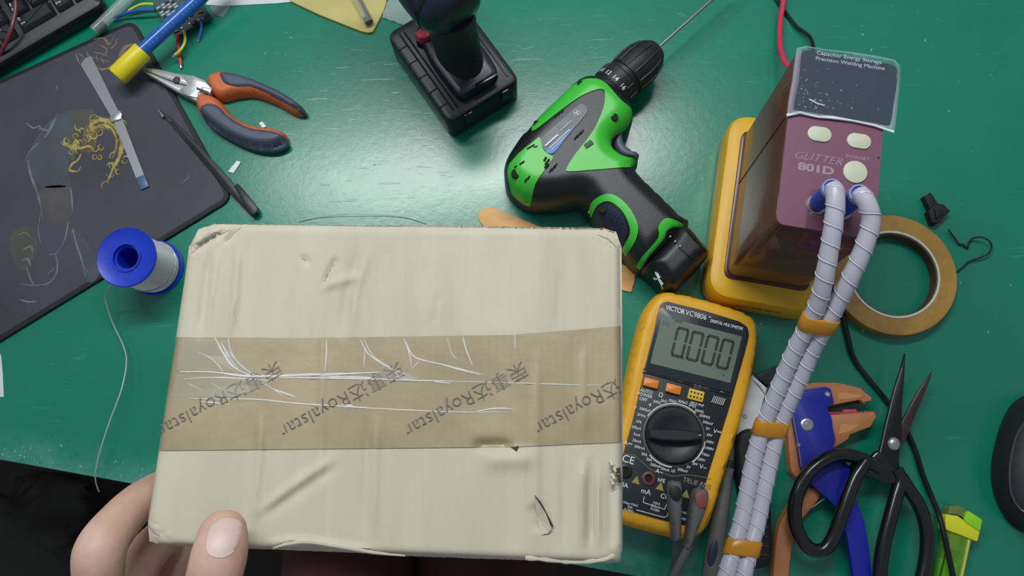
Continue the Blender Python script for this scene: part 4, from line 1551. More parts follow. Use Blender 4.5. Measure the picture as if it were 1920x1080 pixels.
disp = [W(a, b, HF) for a, b in [(1500, 102), (1512, 95), (1672, 122), (1683, 132), (1672, 236), (1484, 208)]]
m_scr = mat('display_glass', (30, 36, 50), .16, spec=.6)
dp = part('display_window', MB().prism(rpoly(disp, .003, 4), HF - .0004, HF + .0008), m_scr, wd)
m_txt = mat('pale_lettering', (176, 186, 198), .5)
part('printed_text', MB().text('Capacitor Energy Storage', W(1592, 108, HF + .0008), wu, wv, .0040, sx=1.12, bold=.00004), m_txt, dp, smooth=0)
part('printed_text', MB().text('Precision Welding Machine', W(1594, 119, HF + .0008), wu, wv, .0040, sx=1.12, bold=.00004), m_txt, dp, smooth=0)
# clear protective film with bubbles and crumpled rim
film_o = [(1494, 90), (1512, 86), (1545, 92), (1600, 98), (1650, 106), (1678, 112), (1688, 124), (1688, 150), (1684, 190), (1680, 225), (1677, 250), (1672, 245), (1640, 236), (1600, 230), (1550, 222), (1500, 214), (1475, 218), (1478, 190), (1486, 150)]
film_i = [(1503, 94), (1515, 91), (1545, 96), (1598, 103), (1647, 111), (1672, 116), (1683, 128), (1683, 152), (1676, 190), (1672, 222), (1668, 236), (1662, 236), (1636, 230), (1598, 224), (1552, 216), (1508, 209), (1488, 206), (1490, 188), (1498, 150)]
mb = MB()
rr_ = random.Random(4)
r0, r1, r2 = [], [], []
for (a, b), (c_, d_) in zip(film_o, film_i):
    j = rr_.uniform(-.0006, .0008)
    r0.append(W(a, b, HF + .0006 + j * .5))
    r1.append(W((a + c_) / 2, (b + d_) / 2, HF + .0022 + j))
    r2.append(W(c_, d_, HF + .0011))
n = len(r0)
mb.add(r0 + r1 + r2, [(i, (i + 1) % n, n + (i + 1) % n, n + i) for i in range(n)] + [(n + i, n + (i + 1) % n, 2 * n + (i + 1) % n, 2 * n + i) for i in range(n)])
film = part('protective_film', mb, mat('film_rim', (206, 216, 226), .15, alpha=.36, spec=.9), wd, smooth=20, label='clear crumpled protective film')
part('film_sheet', MB().add([W(a, b, HF + .0012) for a, b in film_i], [tuple(range(n))]), mat('film_sheet', (170, 190, 210), .18, alpha=.10, spec=.8), film, smooth=0)
mb = MB()
for k in range(60):
    x = 1496 + abs(rr_.gauss(0, 60))
    y = 205 - abs(rr_.gauss(0, 45)) + (x - 1496) * .14
    if not (1496 < x < 1668 and 125 < y < 228):
        continue
    c_ = W(x, y, HF + .0014)
    s_ = rr_.choice([.0002, .0003, .0003, .0005])
    a = rr_.random() * 6
    u = Vector((math.cos(a), math.sin(a), 0)) * s_ * rr_.uniform(1, 2.4)
    v = Vector((-u.y, u.x, 0)).normalized() * s_ * .7
    mb.add([c_ - u, c_ + v, c_ + u, c_ - v], [(0, 1, 2, 3)])
part('film_specks', mb, mat('film_speck', (190, 200, 208), .4), film, smooth=0, kind='stuff')
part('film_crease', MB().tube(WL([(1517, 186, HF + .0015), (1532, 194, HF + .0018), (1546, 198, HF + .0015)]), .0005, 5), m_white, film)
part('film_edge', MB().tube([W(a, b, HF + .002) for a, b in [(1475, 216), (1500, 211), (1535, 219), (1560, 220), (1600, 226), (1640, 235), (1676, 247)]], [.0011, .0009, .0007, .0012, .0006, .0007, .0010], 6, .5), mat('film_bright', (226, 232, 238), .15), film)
m_btn = mat('cream_button', (200, 204, 180), .5)
for (x, y, ru, rv) in ((1537, 251, .0083, .0056), (1611, 264, .0083, .0056)):
    c = W(x, y, HF + .001)
    pts = []
    for k in range(32):
        a = 2 * math.pi * k / 32
        pts.append(c + wu * (math.copysign(ru - rv, math.cos(a)) + rv * math.cos(a)) + wv * rv * math.sin(a))
    part('button', MB().prism(pts, HF - .0005, HF + .0012, .0004), m_btn, wd)
c = W(1604, 322, HF + .001)
part('button', MB().prism(ell(c, .0082, .0082, wu, 36), HF - .0005, HF + .0012, .0004), m_btn, wd)
m_pt = mat('faded_lettering', (160, 138, 156), .5)
wtext('GLITTER', (1533, 297), .0080, m_pt, shear=.35, sx=1.12, bold=-.00012)
wtext('801D', (1530, 317), .0078, m_pt, sx=1.42, bold=.0003)
wtext('PWR/SET', (1608, 296), .0036, m_pt, sx=1.15)
c = W(1647, 296, HF)
part('indicator', MB().prism(ell(c, .0007, .0007, wu, 12), HF - .0003, HF + .0003), m_slot, fp)
sk = [W(a, b, HF) for a, b in [(1509, 428), (1520, 362), (1526, 354), (1640, 374), (1634, 390), (1622, 447)]]
part('socket_plate', MB().prism(rpoly(sk, .003, 4), HF - .0003, HF + .0005), mat('socket_maroon', (104, 62, 82), .4), wd)
wtext('PULSE OUT', (1541, 405), .0034, m_pt, h=HF + .0005)
plugs = []
for (x, y) in ((1530, 384), (1578, 394)):
    c = W(x, y, HF)
    part('socket', MB().lathe(c - Vector((0, 0, .003)), c + Vector((0, 0, 1)), [(0, .0070), (.0042, .0070), (.0048, .0064), (.0048, 0)], 28), m_steel, wd)
    plugs.append(c)
mfront = (wp(.5, 0) - wv * ex)
m_tb = mat('text_brown', (70, 50, 16), .6)
part('embossed_text', MB().text('GLITTER 801D', Vector((mfront.x, mfront.y, T + .0185)), wu, Vector((0, 0, 1)), .0062, ext=.0003), m_tb, base, smooth=0)
rear = wp(.3, 1)
q = spl(WL([(1474, -40, .008), (1469, 0, .0085), (1463, 40, .0085), (1462, 80, .013), (1469, 112, .022), (1482, 142, .034)]) + [Vector((rear.x, rear.y, T + .050)) + wv * .012, Vector((rear.x, rear.y, T + .055)) - wv * .003], 6)
single('red_power_cable', MB().tube(q, .0026, 10), mat('red_cable', (206, 44, 84), .45), 'thick red cable leading to the back of the spot welder', 'cable')
r2_ = wp(.62, 1)
q = spl(WL([(1438, -40, .0025), (1457, 0, .0025), (1490, 46, .003), (1525, 90, .012)]) + [Vector((r2_.x, r2_.y, T + .045)) + wv * .010, Vector((r2_.x, r2_.y, T + .05)) - wv * .003], 6)
single('black_power_cable', MB().tube(q, .0017, 10), m_blkgloss, 'thin black cable running behind the spot welder at the top edge', 'cable')

# ================================================================== welding leads in white spiral wrap
wl = thing('welding_leads', 'pair of welding leads in white spiral wrap bound with orange tape', 'cable', W(1480, 720))
m_bplug = mat('blue_plug', (38, 72, 178), .45)
m_bring = mat('blue_ring', (150, 158, 216), .45)
m_wrap = mat('spiral_wrap', (184, 181, 196), .34, var=.05, vscale=40, spec=.5)
m_wrap_hl = mat('spiral_wrap_highlight', (232, 232, 240), .3)  # paler colour paints the highlight along each turn's step edge
HC = [.209, .209, .205, .198, .189, .178, .165, .150, .135, .122, .113, .107, .104, .104, .106, .108, .106, .080, .010, -.120]
C1 = [(1562, 352), (1567, 376), (1563, 420), (1555, 470), (1546, 520), (1536, 562), (1519, 603), (1494, 650), (1470, 705), (1447, 760), (1429, 808),
      (1414, 860), (1402, 920), (1391, 975), (1376, 1030), (1360, 1085), (1343, 1150), (1316, 1250), (1296, 1340), (1290, 1400)]
C2 = [(1612, 360), (1627, 384), (1633, 418), (1619, 466), (1597, 516), (1575, 560), (1549, 608), (1523, 656), (1499, 712), (1475, 764), (1458, 810),
      (1444, 866), (1431, 926), (1420, 980), (1405, 1034), (1392, 1088), (1379, 1150), (1352, 1250), (1332, 1340), (1326, 1400)]
C1 = [(a, b, h) for (a, b), h in zip(C1, HC)]
C2 = [(a, b, h) for (a, b), h in zip(C2, HC)]
m_lead_core = mat('lead_core', (92, 84, 88), .5)
for ci, (CC, pc) in enumerate(((C1, plugs[0]), (C2, plugs[1]))):
    top = Vector((pc.x, pc.y, T + .204))
    pg = part('plug', MB().lathe(Vector((pc.x, pc.y, T + HF + .0046)), top, [(0, .0048), (.0012, .0060), (.024, .0063), (.0260, .0060), (.0262, 0)], 28), m_bplug, wl)
    part('plug_ring', MB().lathe(Vector((pc.x, pc.y, T + .2030)), Vector((pc.x, pc.y, T + 1)), [(0, .0058), (0, .0068), (.0030, .0068), (.0030, .0058)], 28, close=True), m_bring, pg)
    path = spl([Vector((pc.x, pc.y, T + .2045)), Vector((pc.x, pc.y, T + .2085)) - wv * .002] + WL(CC)[1:], 14)
    part('cable_core', MB().tube(path[:40], .0040, 12), m_lead_core, wl)
    path = path[11:]
    # resample
    dd = [0]
    for i in range(1, len(path)):
        dd.append(dd[-1] + (path[i] - path[i - 1]).length)
    n = int(dd[-1] / .0011)
    dv = np.linspace(0, dd[-1], n)
    arr = np.array([tuple(p) for p in path])
    rs = np.stack([np.interp(dv, dd, arr[:, k]) for k in range(3)], 1)
    pitch = .0114
    seg = 20
    rings = []
    edge = []
    for i in range(n):
        p = Vector(rs[i])
        tng = (Vector(rs[min(i + 1, n - 1)]) - Vector(rs[max(i - 1, 0)])).normalized()
        sd = tng.cross(Vector((0, 0, 1))).normalized()
        nu = sd.cross(tng)
        ring = []
        for k in range(seg):
            a = 2 * math.pi * k / seg
            fr = (dv[i] / pitch - k / seg) % 1.0
            r = .0057 + .00055 * fr
            ring.append(p + (sd * math.cos(a) + nu * math.sin(a)) * r)
        rings.append(ring)
        a = -2 * math.pi * dv[i] / pitch
        edge.append((p, sd, nu))
    wr_ = part('spiral_wrap', MB().loft(rings), m_wrap, wl, smooth=40)
    ep = []
    sub = 3
    for i in range(n - 1):
        for s_ in range(sub):
            f_ = s_ / sub
            dist_ = dv[i] + (dv[i + 1] - dv[i]) * f_
            a = 2 * math.pi * dist_ / pitch
            p0_, sd0, nu0 = edge[i]
            p1_ = edge[i + 1][0]
            ep.append(p0_.lerp(p1_, f_) + (sd0 * math.cos(a) + nu0 * math.sin(a)) * .0062)
    part('wrap_highlight', MB().tube(ep, .00030, 5), m_wrap_hl, wr_, smooth=60)
m_ob = mat('orange_film_tape', (196, 132, 22), .3, alpha=.92)
for a, b in (((1519, 603, .165), (1550, 608, .165)), ((1431, 800, .114), (1460, 803, .114)), ((1377, 1026, .106), (1407, 1030, .106))):
    pa, pb = W(*a), W(*b)
    mid = (pa + pb) / 2
    sd = (pb - pa)
    hw = sd.length / 2 + .0070
    sd = sd.normalized()
    i = min(range(len(C1)), key=lambda k: abs(C1[k][1] - a[1]))
    tg = (W(*C1[min(i + 1, len(C1) - 1)]) - W(*C1[max(i - 1, 0)])).normalized()
    up = sd.cross(tg).normalized()
    rings = []
    for s_ in (-.0055, -.0052, .0052, .0055):
        k_ = .97 if abs(s_) > .0053 else 1
        rings.append([mid + tg * s_ + sd * hw * k_ * math.copysign(abs(math.cos(t_)) ** .6, math.cos(t_)) + up * .0070 * k_ * math.copysign(abs(math.sin(t_)) ** .8, math.sin(t_)) for t_ in [2 * math.pi * k / 28 for k in range(28)]])
    part('tape_band', MB().loft(rings), m_ob, wl, smooth=60)


# ================================================================== multimeter
mm = thing('multimeter', 'yellow digital multimeter showing zero on its grey display', 'multimeter', W(1275, 790))
m_hol = mat('yellow_holster', (228, 166, 28), .45, bump=.05, bscale=300)
m_pan = mat('meter_panel', (27, 30, 39), .45, bump=.04, bscale=900)
hol = [(1226, 556), (1240, 548), (1262, 547), (1320, 561), (1382, 580), (1408, 594), (1419, 612), (1420, 640), (1415, 680), (1398, 760), (1378, 830), (1357, 895), (1338, 960), (1326, 988), (1308, 1005), (1288, 1011),
       (1262, 1009), (1215, 997), (1165, 983), (1136, 970), (1124, 955), (1122, 930), (1136, 880), (1152, 810), (1167, 745), (1182, 672), (1196, 615), (1208, 580)]
HP = [W(p.x, p.y, .026) for p in spl([(a, b, 0) for a, b in hol], 3, True)]
part('holster', surf(MB(), HP, dome_h(HP, .022, .0345, .006), .004, z0=.0005), m_hol, mm, smooth=60)
pan = [(1250, 565), (1320, 582), (1388, 603), (1402, 613), (1405, 628), (1396, 664), (1366, 770), (1331, 880), (1304, 972), (1294, 984), (1278, 984), (1230, 972), (1160, 952), (1147, 944), (1145, 930), (1166, 860), (1186, 790), (1205, 710), (1220, 650), (1232, 592), (1239, 570)]
HM = .0358
panel = part('panel', MB().prism(rpoly(WL(pan, HM), .002, 3), .028, HM, .0006), m_pan, mm)
md_ = (pxdir((1240, 575), (1403, 617), HM))
mu_, mv_ = md_, Vector((-md_.y, md_.x, 0))
bez = part('display_bezel', MB().prism(rpoly(WL([(1237, 574), (1401, 617), (1372, 737), (1207, 697)], HM), .004, 4), HM - .0005, HM + .0009, .0003), mat('bezel_black', (42, 45, 56), .3), mm)
lcd = part('display', MB().prism(WL([(1241, 593), (1391, 631), (1369, 718), (1219, 681)], HM + .001), HM, HM + .0012), mat('lcd_grey', (104, 118, 106), .35), bez)
m_seg = mat('lcd_segment', (34, 42, 40), .5)
HL = HM + .0013


def quad_pt(q, a, b):
    x = (q[0][0] * (1 - a) + q[1][0] * a) * (1 - b) + (q[3][0] * (1 - a) + q[2][0] * a) * b
    y = (q[0][1] * (1 - a) + q[1][1] * a) * (1 - b) + (q[3][1] * (1 - a) + q[2][1] * a) * b
    return W(x, y, HL)


for k in range(4):
    q = [(1270 + 28.2 * k, 611 + 7.4 * k), (1294 + 28.2 * k, 617 + 7.4 * k), (1280 + 28.2 * k, 673 + 7.4 * k), (1256 + 28.2 * k, 667 + 7.4 * k)]
    for (a0, b0, a1, b1) in ((.10, .0, .90, .09), (.10, .91, .90, 1.0), (0, .06, .20, .47), (.80, .06, 1.0, .47), (0, .53, .20, .94), (.80, .53, 1.0, .94)):
        part('display_segment', MB().prism([quad_pt(q, a0, b0), quad_pt(q, a1, b0), quad_pt(q, a1, b1), quad_pt(q, a0, b1)], HL - .0002, HL + .00015), m_seg, lcd, smooth=0)
part('display_segment', MB().prism(ell(W(1280, 671, HL), .0011, .0011, mu_, 10), HL - .0002, HL + .00015), m_seg, lcd, smooth=0)
mtext = lambda s_, px, sz, m=None, par=panel, h=HM, **k: part('printed_text', MB().text(s_, W(px[0], px[1], h), mu_, mv_, sz, **k), m or m_white, par, smooth=0)
mtext('DC', (1249, 607), .0046, m_seg, lcd, HL, bold=-.00008)
mtext('V', (1356, 704), .0036, m_seg, lcd, HL)
mtext('APO', (1272, 603), .0030, m_seg, lcd, HL)
mtext('VICTOR', (1266, 581), .0056, None, bez, HM + .0009, bold=.00012, sx=.80)
mtext('VC9806', (1305, 591), .0064, None, bez, HM + .0009, sx=.86)
mtext('+', (1331, 595), .0040, None, bez, HM + .0009)
mtext('DIGITAL MULTIMETER', (1362, 609), .0036, None, bez, HM + .0009, shear=.25, bold=.00005, sx=.78)
for k, (a, b) in enumerate((((1206, 692), (1371, 735)), ((1205, 697), (1369, 741)))):
    part('ridge', MB().tube([W(a[0], a[1], HM + .0006), W(b[0], b[1], HM + .0006)], .0006, 6), m_pan, panel)
m_ob2 = mat('orange_button', (228, 132, 40), .42)
for (x, y) in ((1221, 718), (1263, 729)):
    part('button', MB().prism(rpoly([W(x, y, HM + .003) + mu_ * a + mv_ * b for a, b in ((-.0062, -.0036), (.0062, -.0036), (.0062, .0036), (-.0062, .0036))], .001, 3), HM - .001, HM + .0032, .0008), m_ob2, mm)
tsk = part('transistor_socket', MB().prism(rpoly([W(1305, 741, HM + .001) + mu_ * a + mv_ * b for a, b in ((-.0064, -.0044), (.0064, -.0044), (.0064, .0044), (-.0064, .0044))], .001, 3), HM - .001, HM + .0014, .0004), mat('socket_yellow', (222, 178, 44), .5), mm)
for i in range(4):
    for j in (-1, 1):
        c = W(1305, 741, HM + .0014) + mu_ * (-.0042 + .0028 * i) + mv_ * (.0018 * j)
        part('pin_hole', MB().prism(ell(c, .0008, .0008, mu_, 8), HM + .0012, HM + .0016), m_slot, tsk)
csk = part('slot_grille', MB().prism([W(1347, 751, HM) + mu_ * a + mv_ * b for a, b in ((-.0056, -.0034), (.0056, -.0034), (.0056, .0030), (-.0056, .0030))], HM - .001, HM + .0006), m_slot, mm)
for i in range(7):
    c = W(1347, 751, HM + .0006) + mu_ * (-.0045 + .0015 * i)
    part('grille_bar', MB().tube([c - mv_ * .0030 - mu_ * .0006, c + mv_ * .0030 + mu_ * .0006], .0003, 5), m_white, csk)
for s_, px, sz in (('POWER', (1220, 699), .0040), ('HOLD B/L', (1264, 711), .0036), ('EBCE NPN', (1315, 727), .0028), ('EBCE PNP', (1307, 758), .0026), ('Cx', (1354, 736), .0026),
                   ('AUTO', (1212, 734), .0037), ('POWER', (1209, 741), .0037), ('OFF', (1206, 749), .0037), ('\u03a9', (1239, 741), .0050), ('F', (1191, 765), .0044),
                   ('200\u03a9', (1232, 754), .0030), ('2k\u03a9', (1245, 752), .0030), ('20k\u03a9', (1261, 752), .0030), ('200k\u03a9', (1280, 754), .0030), ('2M\u03a9', (1298, 761), .0030), ('20M\u03a9', (1311, 771), .0030),
                   ('200M\u03a9', (1321, 781), .0030), ('200mV', (1327, 793), .0030), ('2V', (1327, 804), .0030), ('20V', (1330, 816), .0030), ('200V', (1331, 829), .0030), ('1000V', (1329, 841), .0030), ('750V', (1323, 853), .0030),
                   ('200V', (1315, 862), .0030), ('20V', (1303, 870), .0030), ('2V', (1291, 876), .0030), ('200mV', (1280, 882), .0030), ('nS', (1262, 883), .0032), ('20mA', (1247, 880), .0030), ('200mA', (1229, 873), .0030),
                   ('20A', (1217, 862), .0030), ('20A', (1208, 852), .0030), ('200mA', (1199, 839), .0030), ('20mA', (1194, 827), .0030), ('2mA', (1194, 815), .0030), ('200\u03bcA', (1193, 802), .0030), ('hFE', (1198, 791), .0030),
                   ('2MHz', (1203, 779), .0030), ('2000\u03bcF', (1209, 768), .0030), ('\u25b8\u2759', (1218, 759), .0030), ('V\u2393', (1345, 810), .0048), ('V~', (1318, 876), .0050), ('A~', (1236, 884), .0048), ('A\u2393', (1178, 832), .0048),
                   ('CE', (1178, 862), .0085), ('20A', (1168, 909), .0052), ('mA', (1211, 922), .0056), ('COM', (1252, 933), .0052), ('hFE', (1240, 901), .0042), ('MAX', (1231, 944), .0026), ('200mA', (1230, 950), .0026), ('FUSED', (1228, 956), .0026),
                   ('10sec MAX', (1182, 945), .0026), ('20A', (1181, 951), .0026), ('FUSED', (1179, 957), .0026), ('MAX', (1284, 962), .0026), ('1000V', (1281, 973), .0028)):
    mtext(s_, px, sz, bold=.00002)
mtext('TRUE RMS', (1306, 906), .0056, mat('grey_lettering', (150, 140, 130), .5), shear=.15, sx=.9)
# dial
dc = W(1263, 816, HM)
dA = Vector((dc.x, dc.y, T + HM))
dB = dA + Vector((0, 0, 1))
part('dial_ring', MB().lathe(dA, dB, [(-.0005, .0249), (.0006, .0252), (.0009, .0246), (.0009, .0238), (-.0005, .0238)], 64, close=True), mat('dial_ring', (92, 92, 80), .5), mm)
part('dial_scale', MB().tube([dA + Vector((math.cos(a) * .0256, math.sin(a) * .0256, .0004)) for a in np.linspace(-1.0, -.2, 20)], .0006, 5), m_white, mm)
part('dial_scale', MB().tube([dA + Vector((math.cos(a) * .0256, math.sin(a) * .0256, .0004)) for a in np.linspace(.75, 2.5, 36)], .0005, 5), m_white, mm)
part('dial_scale', MB().tube([dA + Vector((math.cos(a) * .0256, math.sin(a) * .0256, .0004)) for a in np.linspace(3.8, 4.6, 20)], .0006, 5), m_white, mm)
dial = part('dial', MB().lathe(dA, dB, [(0, .0233), (.004, .0227), (.0050, .0217), (.0052, .0150), (.0046, .0140), (.0046, 0)], 64), m_pan, mm)
ku = pxdir((1214, 808), (1312, 812), HM)
kv = Vector((-ku.y, ku.x, 0))
kp_ = [dA + ku * a + kv * b for a, b in ((-.0225, -.0045), (-.012, -.0062), (0, -.0066), (.012, -.0058), (.0225, -.0030), (.0225, .0030), (.012, .0048), (0, .0052), (-.012, .0050), (-.0225, .0042))]
mb = MB()
pk_ = ccw([(p.x, p.y) for p in kp_])
mb.loft([[(p[0], p[1], T + HM + .004) for p in pk_], [(p[0], p[1], T + HM + .012) for p in inset(pk_, .0012)], [(p[0], p[1], T + HM + .013) for p in inset(pk_, .0022)]])
part('pointer_bar', mb, m_pan, dial)
part('pointer_mark', MB().tube([dA + ku * .0175 + Vector((0, 0, .0132)), dA + ku * .0195 + Vector((0, 0, .0132))], .0003, 5), m_white, dial)
# jacks
for (x, y) in ((1172, 883), (1216, 897), (1268, 915), (1313, 926)):
    c = W(x, y, HM)
    part('jack', MB().lathe(c, c + Vector((0, 0, 1)), [(-.0005, .0030), (-.0005, .0056), (.0010, .0056), (.0014, .0050), (.0014, .0032), (-.0005, .0030)], 28, close=True), mat('jack_red', (96, 46, 50), .5) if x == 1216 and 'jack_red' not in MATS else m_blk, mm)
    part('jack_hole', MB().prism(ell(c, .0031, .0031, mu_, 16), HM - .0004, HM + .0002), m_slot, mm)
m_warn = mat('warning_yellow', (150, 140, 60), .5)
for (x, y) in ((1193, 900), (1238, 912), (1286, 926)):
    c = W(x, y, HM)
    part('warning_triangle', MB().prism([c - mu_ * .0034 - mv_ * .0028, c + mu_ * .0034 - mv_ * .0028, c + mv_ * .0034], HM - .0002, HM + .0001), m_warn, panel, smooth=0)
for path in ([(1208, 931), (1206, 942), (1225, 948)], [(1240, 953), (1246, 955), (1250, 945)], [(1193, 956), (1245, 970), (1251, 968), (1254, 952)], [(1168, 850), (1190, 854), (1222, 882), (1262, 893), (1290, 890), (1334, 897)]):
    part('printed_line', MB().tube([W(a, b, HM + .0001) for a, b in path], .00035 if path[0][0] != 1168 else .0002, 5, .5), m_white if path[0][0] != 1168 else m_warn, panel)

# test leads plugged into the meter
m_lead = mat('grey_lead_rubber', (96, 96, 95), .6, bump=.05, bscale=600)


def lead(name, label, plug, inlay_c, inlay_m, path, m_in, dirp):
    t_ = thing(name, label, 'test lead', W(plug[0][0], plug[0][1], HM))
    poly = [W(p.x, p.y, .050) for p in spl([(a, b, 0) for a, b in plug], 3, True)]
    hf = dome_h(poly, .047, .0525, .0028)
    pg_ = part('plug', surf(MB(), poly, hf, .002, z0=HM + .0016), m_lead, t_, smooth=60)
    U_ = pxdir((0, 0), dirp, .05)
    c_ = W(inlay_c[0], inlay_c[1], .0525)
    part('plug_inlay', MB().prism(ell(c_, .0062, .0044, U_, 28), .050, .0534, .0006), m_in, pg_)
    part('cable', MB().tube(spl(WL(path), 6), .0031, 12), m_lead, t_)
    return t_


lead('test_lead', 'grey test lead with a black plug in the meter socket', [(1256, 905), (1268, 902), (1279, 907), (1281, 945), (1279, 980), (1277, 1012), (1270, 1017), (1263, 1014), (1260, 980), (1255, 945)],
     (1267, 925), None, [(1270, 1008, .045), (1268, 1030, .036), (1264, 1060, .018), (1258, 1100, .0045), (1235, 1150, -.004), (1228, 1170, -.06), (1230, 1180, -.16)], mat('plug_black', (20, 21, 24), .5), (0, 10))
lead('test_lead', 'grey test lead with a red plug in the meter socket', [(1304, 918), (1316, 916), (1329, 922), (1328, 945), (1318, 972), (1306, 1004), (1296, 1030), (1289, 1032), (1283, 1026), (1289, 1000), (1293, 965), (1299, 935)],
     (1314, 938), None, [(1292, 1022, .046), (1285, 1036, .046), (1274, 1058, .044), (1258, 1090, .038), (1236, 1140, .024), (1222, 1180, -.02), (1224, 1190, -.14)], mat('plug_red', (142, 70, 76), .5), (1, 10))

# ================================================================== test probe, black tool with silver plate
pr = thing('test_probe', 'grey test probe lying right of the multimeter', 'probe', W(1350, 980))
q = spl(WL([(1378, 806, .009), (1370, 850, .009), (1364, 886, .010), (1355, 940, .011), (1345, 1000, .012), (1336, 1060, .012), (1325, 1130, .012)]), 5)
n = len(q)
rr_ = np.interp(np.linspace(0, 1, n), [0, .22, .26, .30, .36, .6, 1], [.0032, .0034, .0055, .0055, .0046, .0068, .0078])
part('handle', MB().tube(q, [float(a) for a in rr_], 16), m_lead, pr, smooth=60)
c = W(1337, 1037, .019)
U_ = pxdir((1343, 1010), (1331, 1064), .019)
part('oval_inlay', MB().prism(ell(c, .0105, .0034, U_, 28), .0165, .0196, .0006), mat('inlay_navy', (34, 44, 66), .4), pr)
part('collar', MB().tube([q[7], q[8], q[9]], .0060, 16), m_blk, pr)

ut = thing('utility_cutter', 'black handled cutter with a silver plate under the wrapped leads', 'cutter', W(1420, 900))
part('silver_plate', MB().prism(WL([(1410, 702), (1438, 728), (1424, 775), (1412, 804), (1382, 815), (1372, 800), (1380, 770), (1395, 735)], .013), .010, .0132, .0003), mat('plate_silver', (218, 220, 224), .42, metal=.1, var=.06, vscale=60), ut)
for k in range(4):
    part('plate_rib', MB().tube(WL([(1411 + 4 * k, 712 + 3 * k, .0133), (1428 + 3 * k, 732 + 4 * k, .0133)]), .0004, 5), m_steel, ut)
c = W(1397, 781, .0132)
part('screw', MB().lathe(c - Vector((0, 0, .001)), c + Vector((0, 0, 1)), [(0, .0018), (.0014, .0018), (.0018, .0014), (.0018, 0)], 16), m_steel, ut)
hp_ = [W(p.x, p.y, .014) for p in spl([(a, b, 0) for a, b in [(1380, 816), (1412, 803), (1434, 840), (1438, 880), (1437, 905), (1445, 945), (1448, 1000), (1448, 1045), (1438, 1062), (1415, 1066), (1404, 1050), (1398, 990), (1388, 920), (1380, 860)]], 3, True)]
hnd = part('handle', surf(MB(), hp_, dome_h(hp_, .012, .018, .005), .003, z0=.0005), m_rub, ut, smooth=60)
part('grey_wedge', MB().prism(WL([(1414, 706), (1440, 692), (1468, 682), (1478, 694), (1442, 724)], .010), .002, .010, .001), mat('dark_grey_wedge', (52, 54, 60), .4, metal=.4), ut)  # dark grey triangular piece behind the silver plate
for k in range(6):
    y = 955 + 17 * k
    part('handle_rib', MB().tube(WL([(1418 + k * .3, y, .0182), (1440 + k * .3, y + 1, .0180)]), .0007, 5), m_blk, hnd)

# ================================================================== wire stripper
ws_ = thing('wire_stripper', 'blue and orange wire stripper partly under the black scissors', 'wire stripper', W(1530, 860))
m_so = mat('stripper_orange', (186, 120, 76), .5, var=.06, vscale=80, bump=.05, bscale=300)
m_sb = mat('stripper_blue', (18, 30, 150), .38, bump=.04, bscale=500)
sm = lambda pts, n_=3: [(p.x, p.y) for p in spl([(a, b, 0) for a, b in pts], n_, True)]
uj = part('upper_jaw', MB().prism(WL([(1490, 724), (1526, 717), (1570, 717), (1612, 727), (1634, 745), (1634, 752), (1618, 755), (1612, 750), (1566, 759), (1550, 762), (1500, 770), (1484, 750)], .014), .002, .0150, .0015), m_so, ws_)
part('jaw_recess', MB().prism(WL([(1570, 735), (1610, 740), (1620, 742), (1606, 746), (1574, 749)], .0152), .0145, .0153), mat('stripper_orange_light', (208, 142, 92), .5), uj)
lj = part('lower_jaw', MB().prism(WL([(1548, 778), (1612, 774), (1638, 772), (1644, 780), (1632, 801), (1594, 815), (1590, 824), (1562, 842), (1540, 830)], .014), .002, .0150, .0015), m_so, ws_)
part('jaw_recess', MB().prism(WL([(1576, 795), (1610, 797), (1594, 808), (1572, 815)], .0152), .0145, .0153), MATS['stripper_orange_light'], lj)
part('length_stop', MB().prism(WL([(1580, 768), (1606, 767), (1607, 776), (1581, 777)], .013), .006, .0136, .0006), mat('stop_red', (176, 70, 84), .45), ws_)
part('stop_rail', MB().tube(WL([(1552, 775, .013), (1640, 773, .013)]), .0009, 6), MATS['stop_red'], ws_)
part('cutter_pin', MB().tube(WL([(1618, 752, .013), (1620, 757, .013)]), .0008, 6), m_steel, ws_)
part('cutter_pin', MB().tube(WL([(1621, 776, .0145), (1622, 771, .0145)]), .0008, 6), m_steel, ws_)
bkg = part('back_frame', MB().prism(WL([(1474, 766), (1486, 762), (1494, 802), (1503, 860), (1503, 884), (1493, 896), (1483, 884), (1479, 845)], .012), .001, .0125, .0015), m_so, ws_)
part('black_gap', MB().prism(WL([(1545, 760), (1600, 752), (1612, 756), (1608, 768), (1550, 776)], .009), .002, .0095), m_blk, ws_)
bpl = [(1481, 748), (1488, 738), (1512, 730), (1548, 725), (1558, 729), (1564, 755), (1552, 760), (1553, 773), (1559, 780), (1562, 802), (1567, 824), (1562, 840), (1580, 860), (1594, 876), (1600, 905), (1607, 941), (1621, 978),
       (1630, 1030), (1636, 1090), (1646, 1180), (1622, 1180), (1602, 1090), (1589, 1010), (1570, 952), (1536, 921), (1514, 900), (1503, 876), (1494, 820)]
bp_ = part('blue_plate', MB().prism(WL(bpl, .0185), .0125, .0188, .0008), m_sb, ws_)
part('plate_edge', MB().tube(WL([(1503, 876, .0186), (1494, 820, .0186), (1481, 750, .0186), (1488, 739, .0186), (1512, 730, .0186), (1548, 725, .0186)]), .0006, 6), mat('bare_edge', (130, 136, 160), .4, metal=.5), bp_)
for (x, y, r) in ((1490, 751, .0024), (1551, 739, .0024), (1513, 796, .0052), (1497, 834, .0016)):
    c = W(x, y, .0188)
    part('rivet', MB().lathe(c - Vector((0, 0, .001)), c + Vector((0, 0, 1)), [(0, r), (.0016, r), (.0022, r * .8), (.0022, r * .55), (.0016, r * .5), (.0016, r * .25), (.002, 0)], 22), m_steel, bp_)
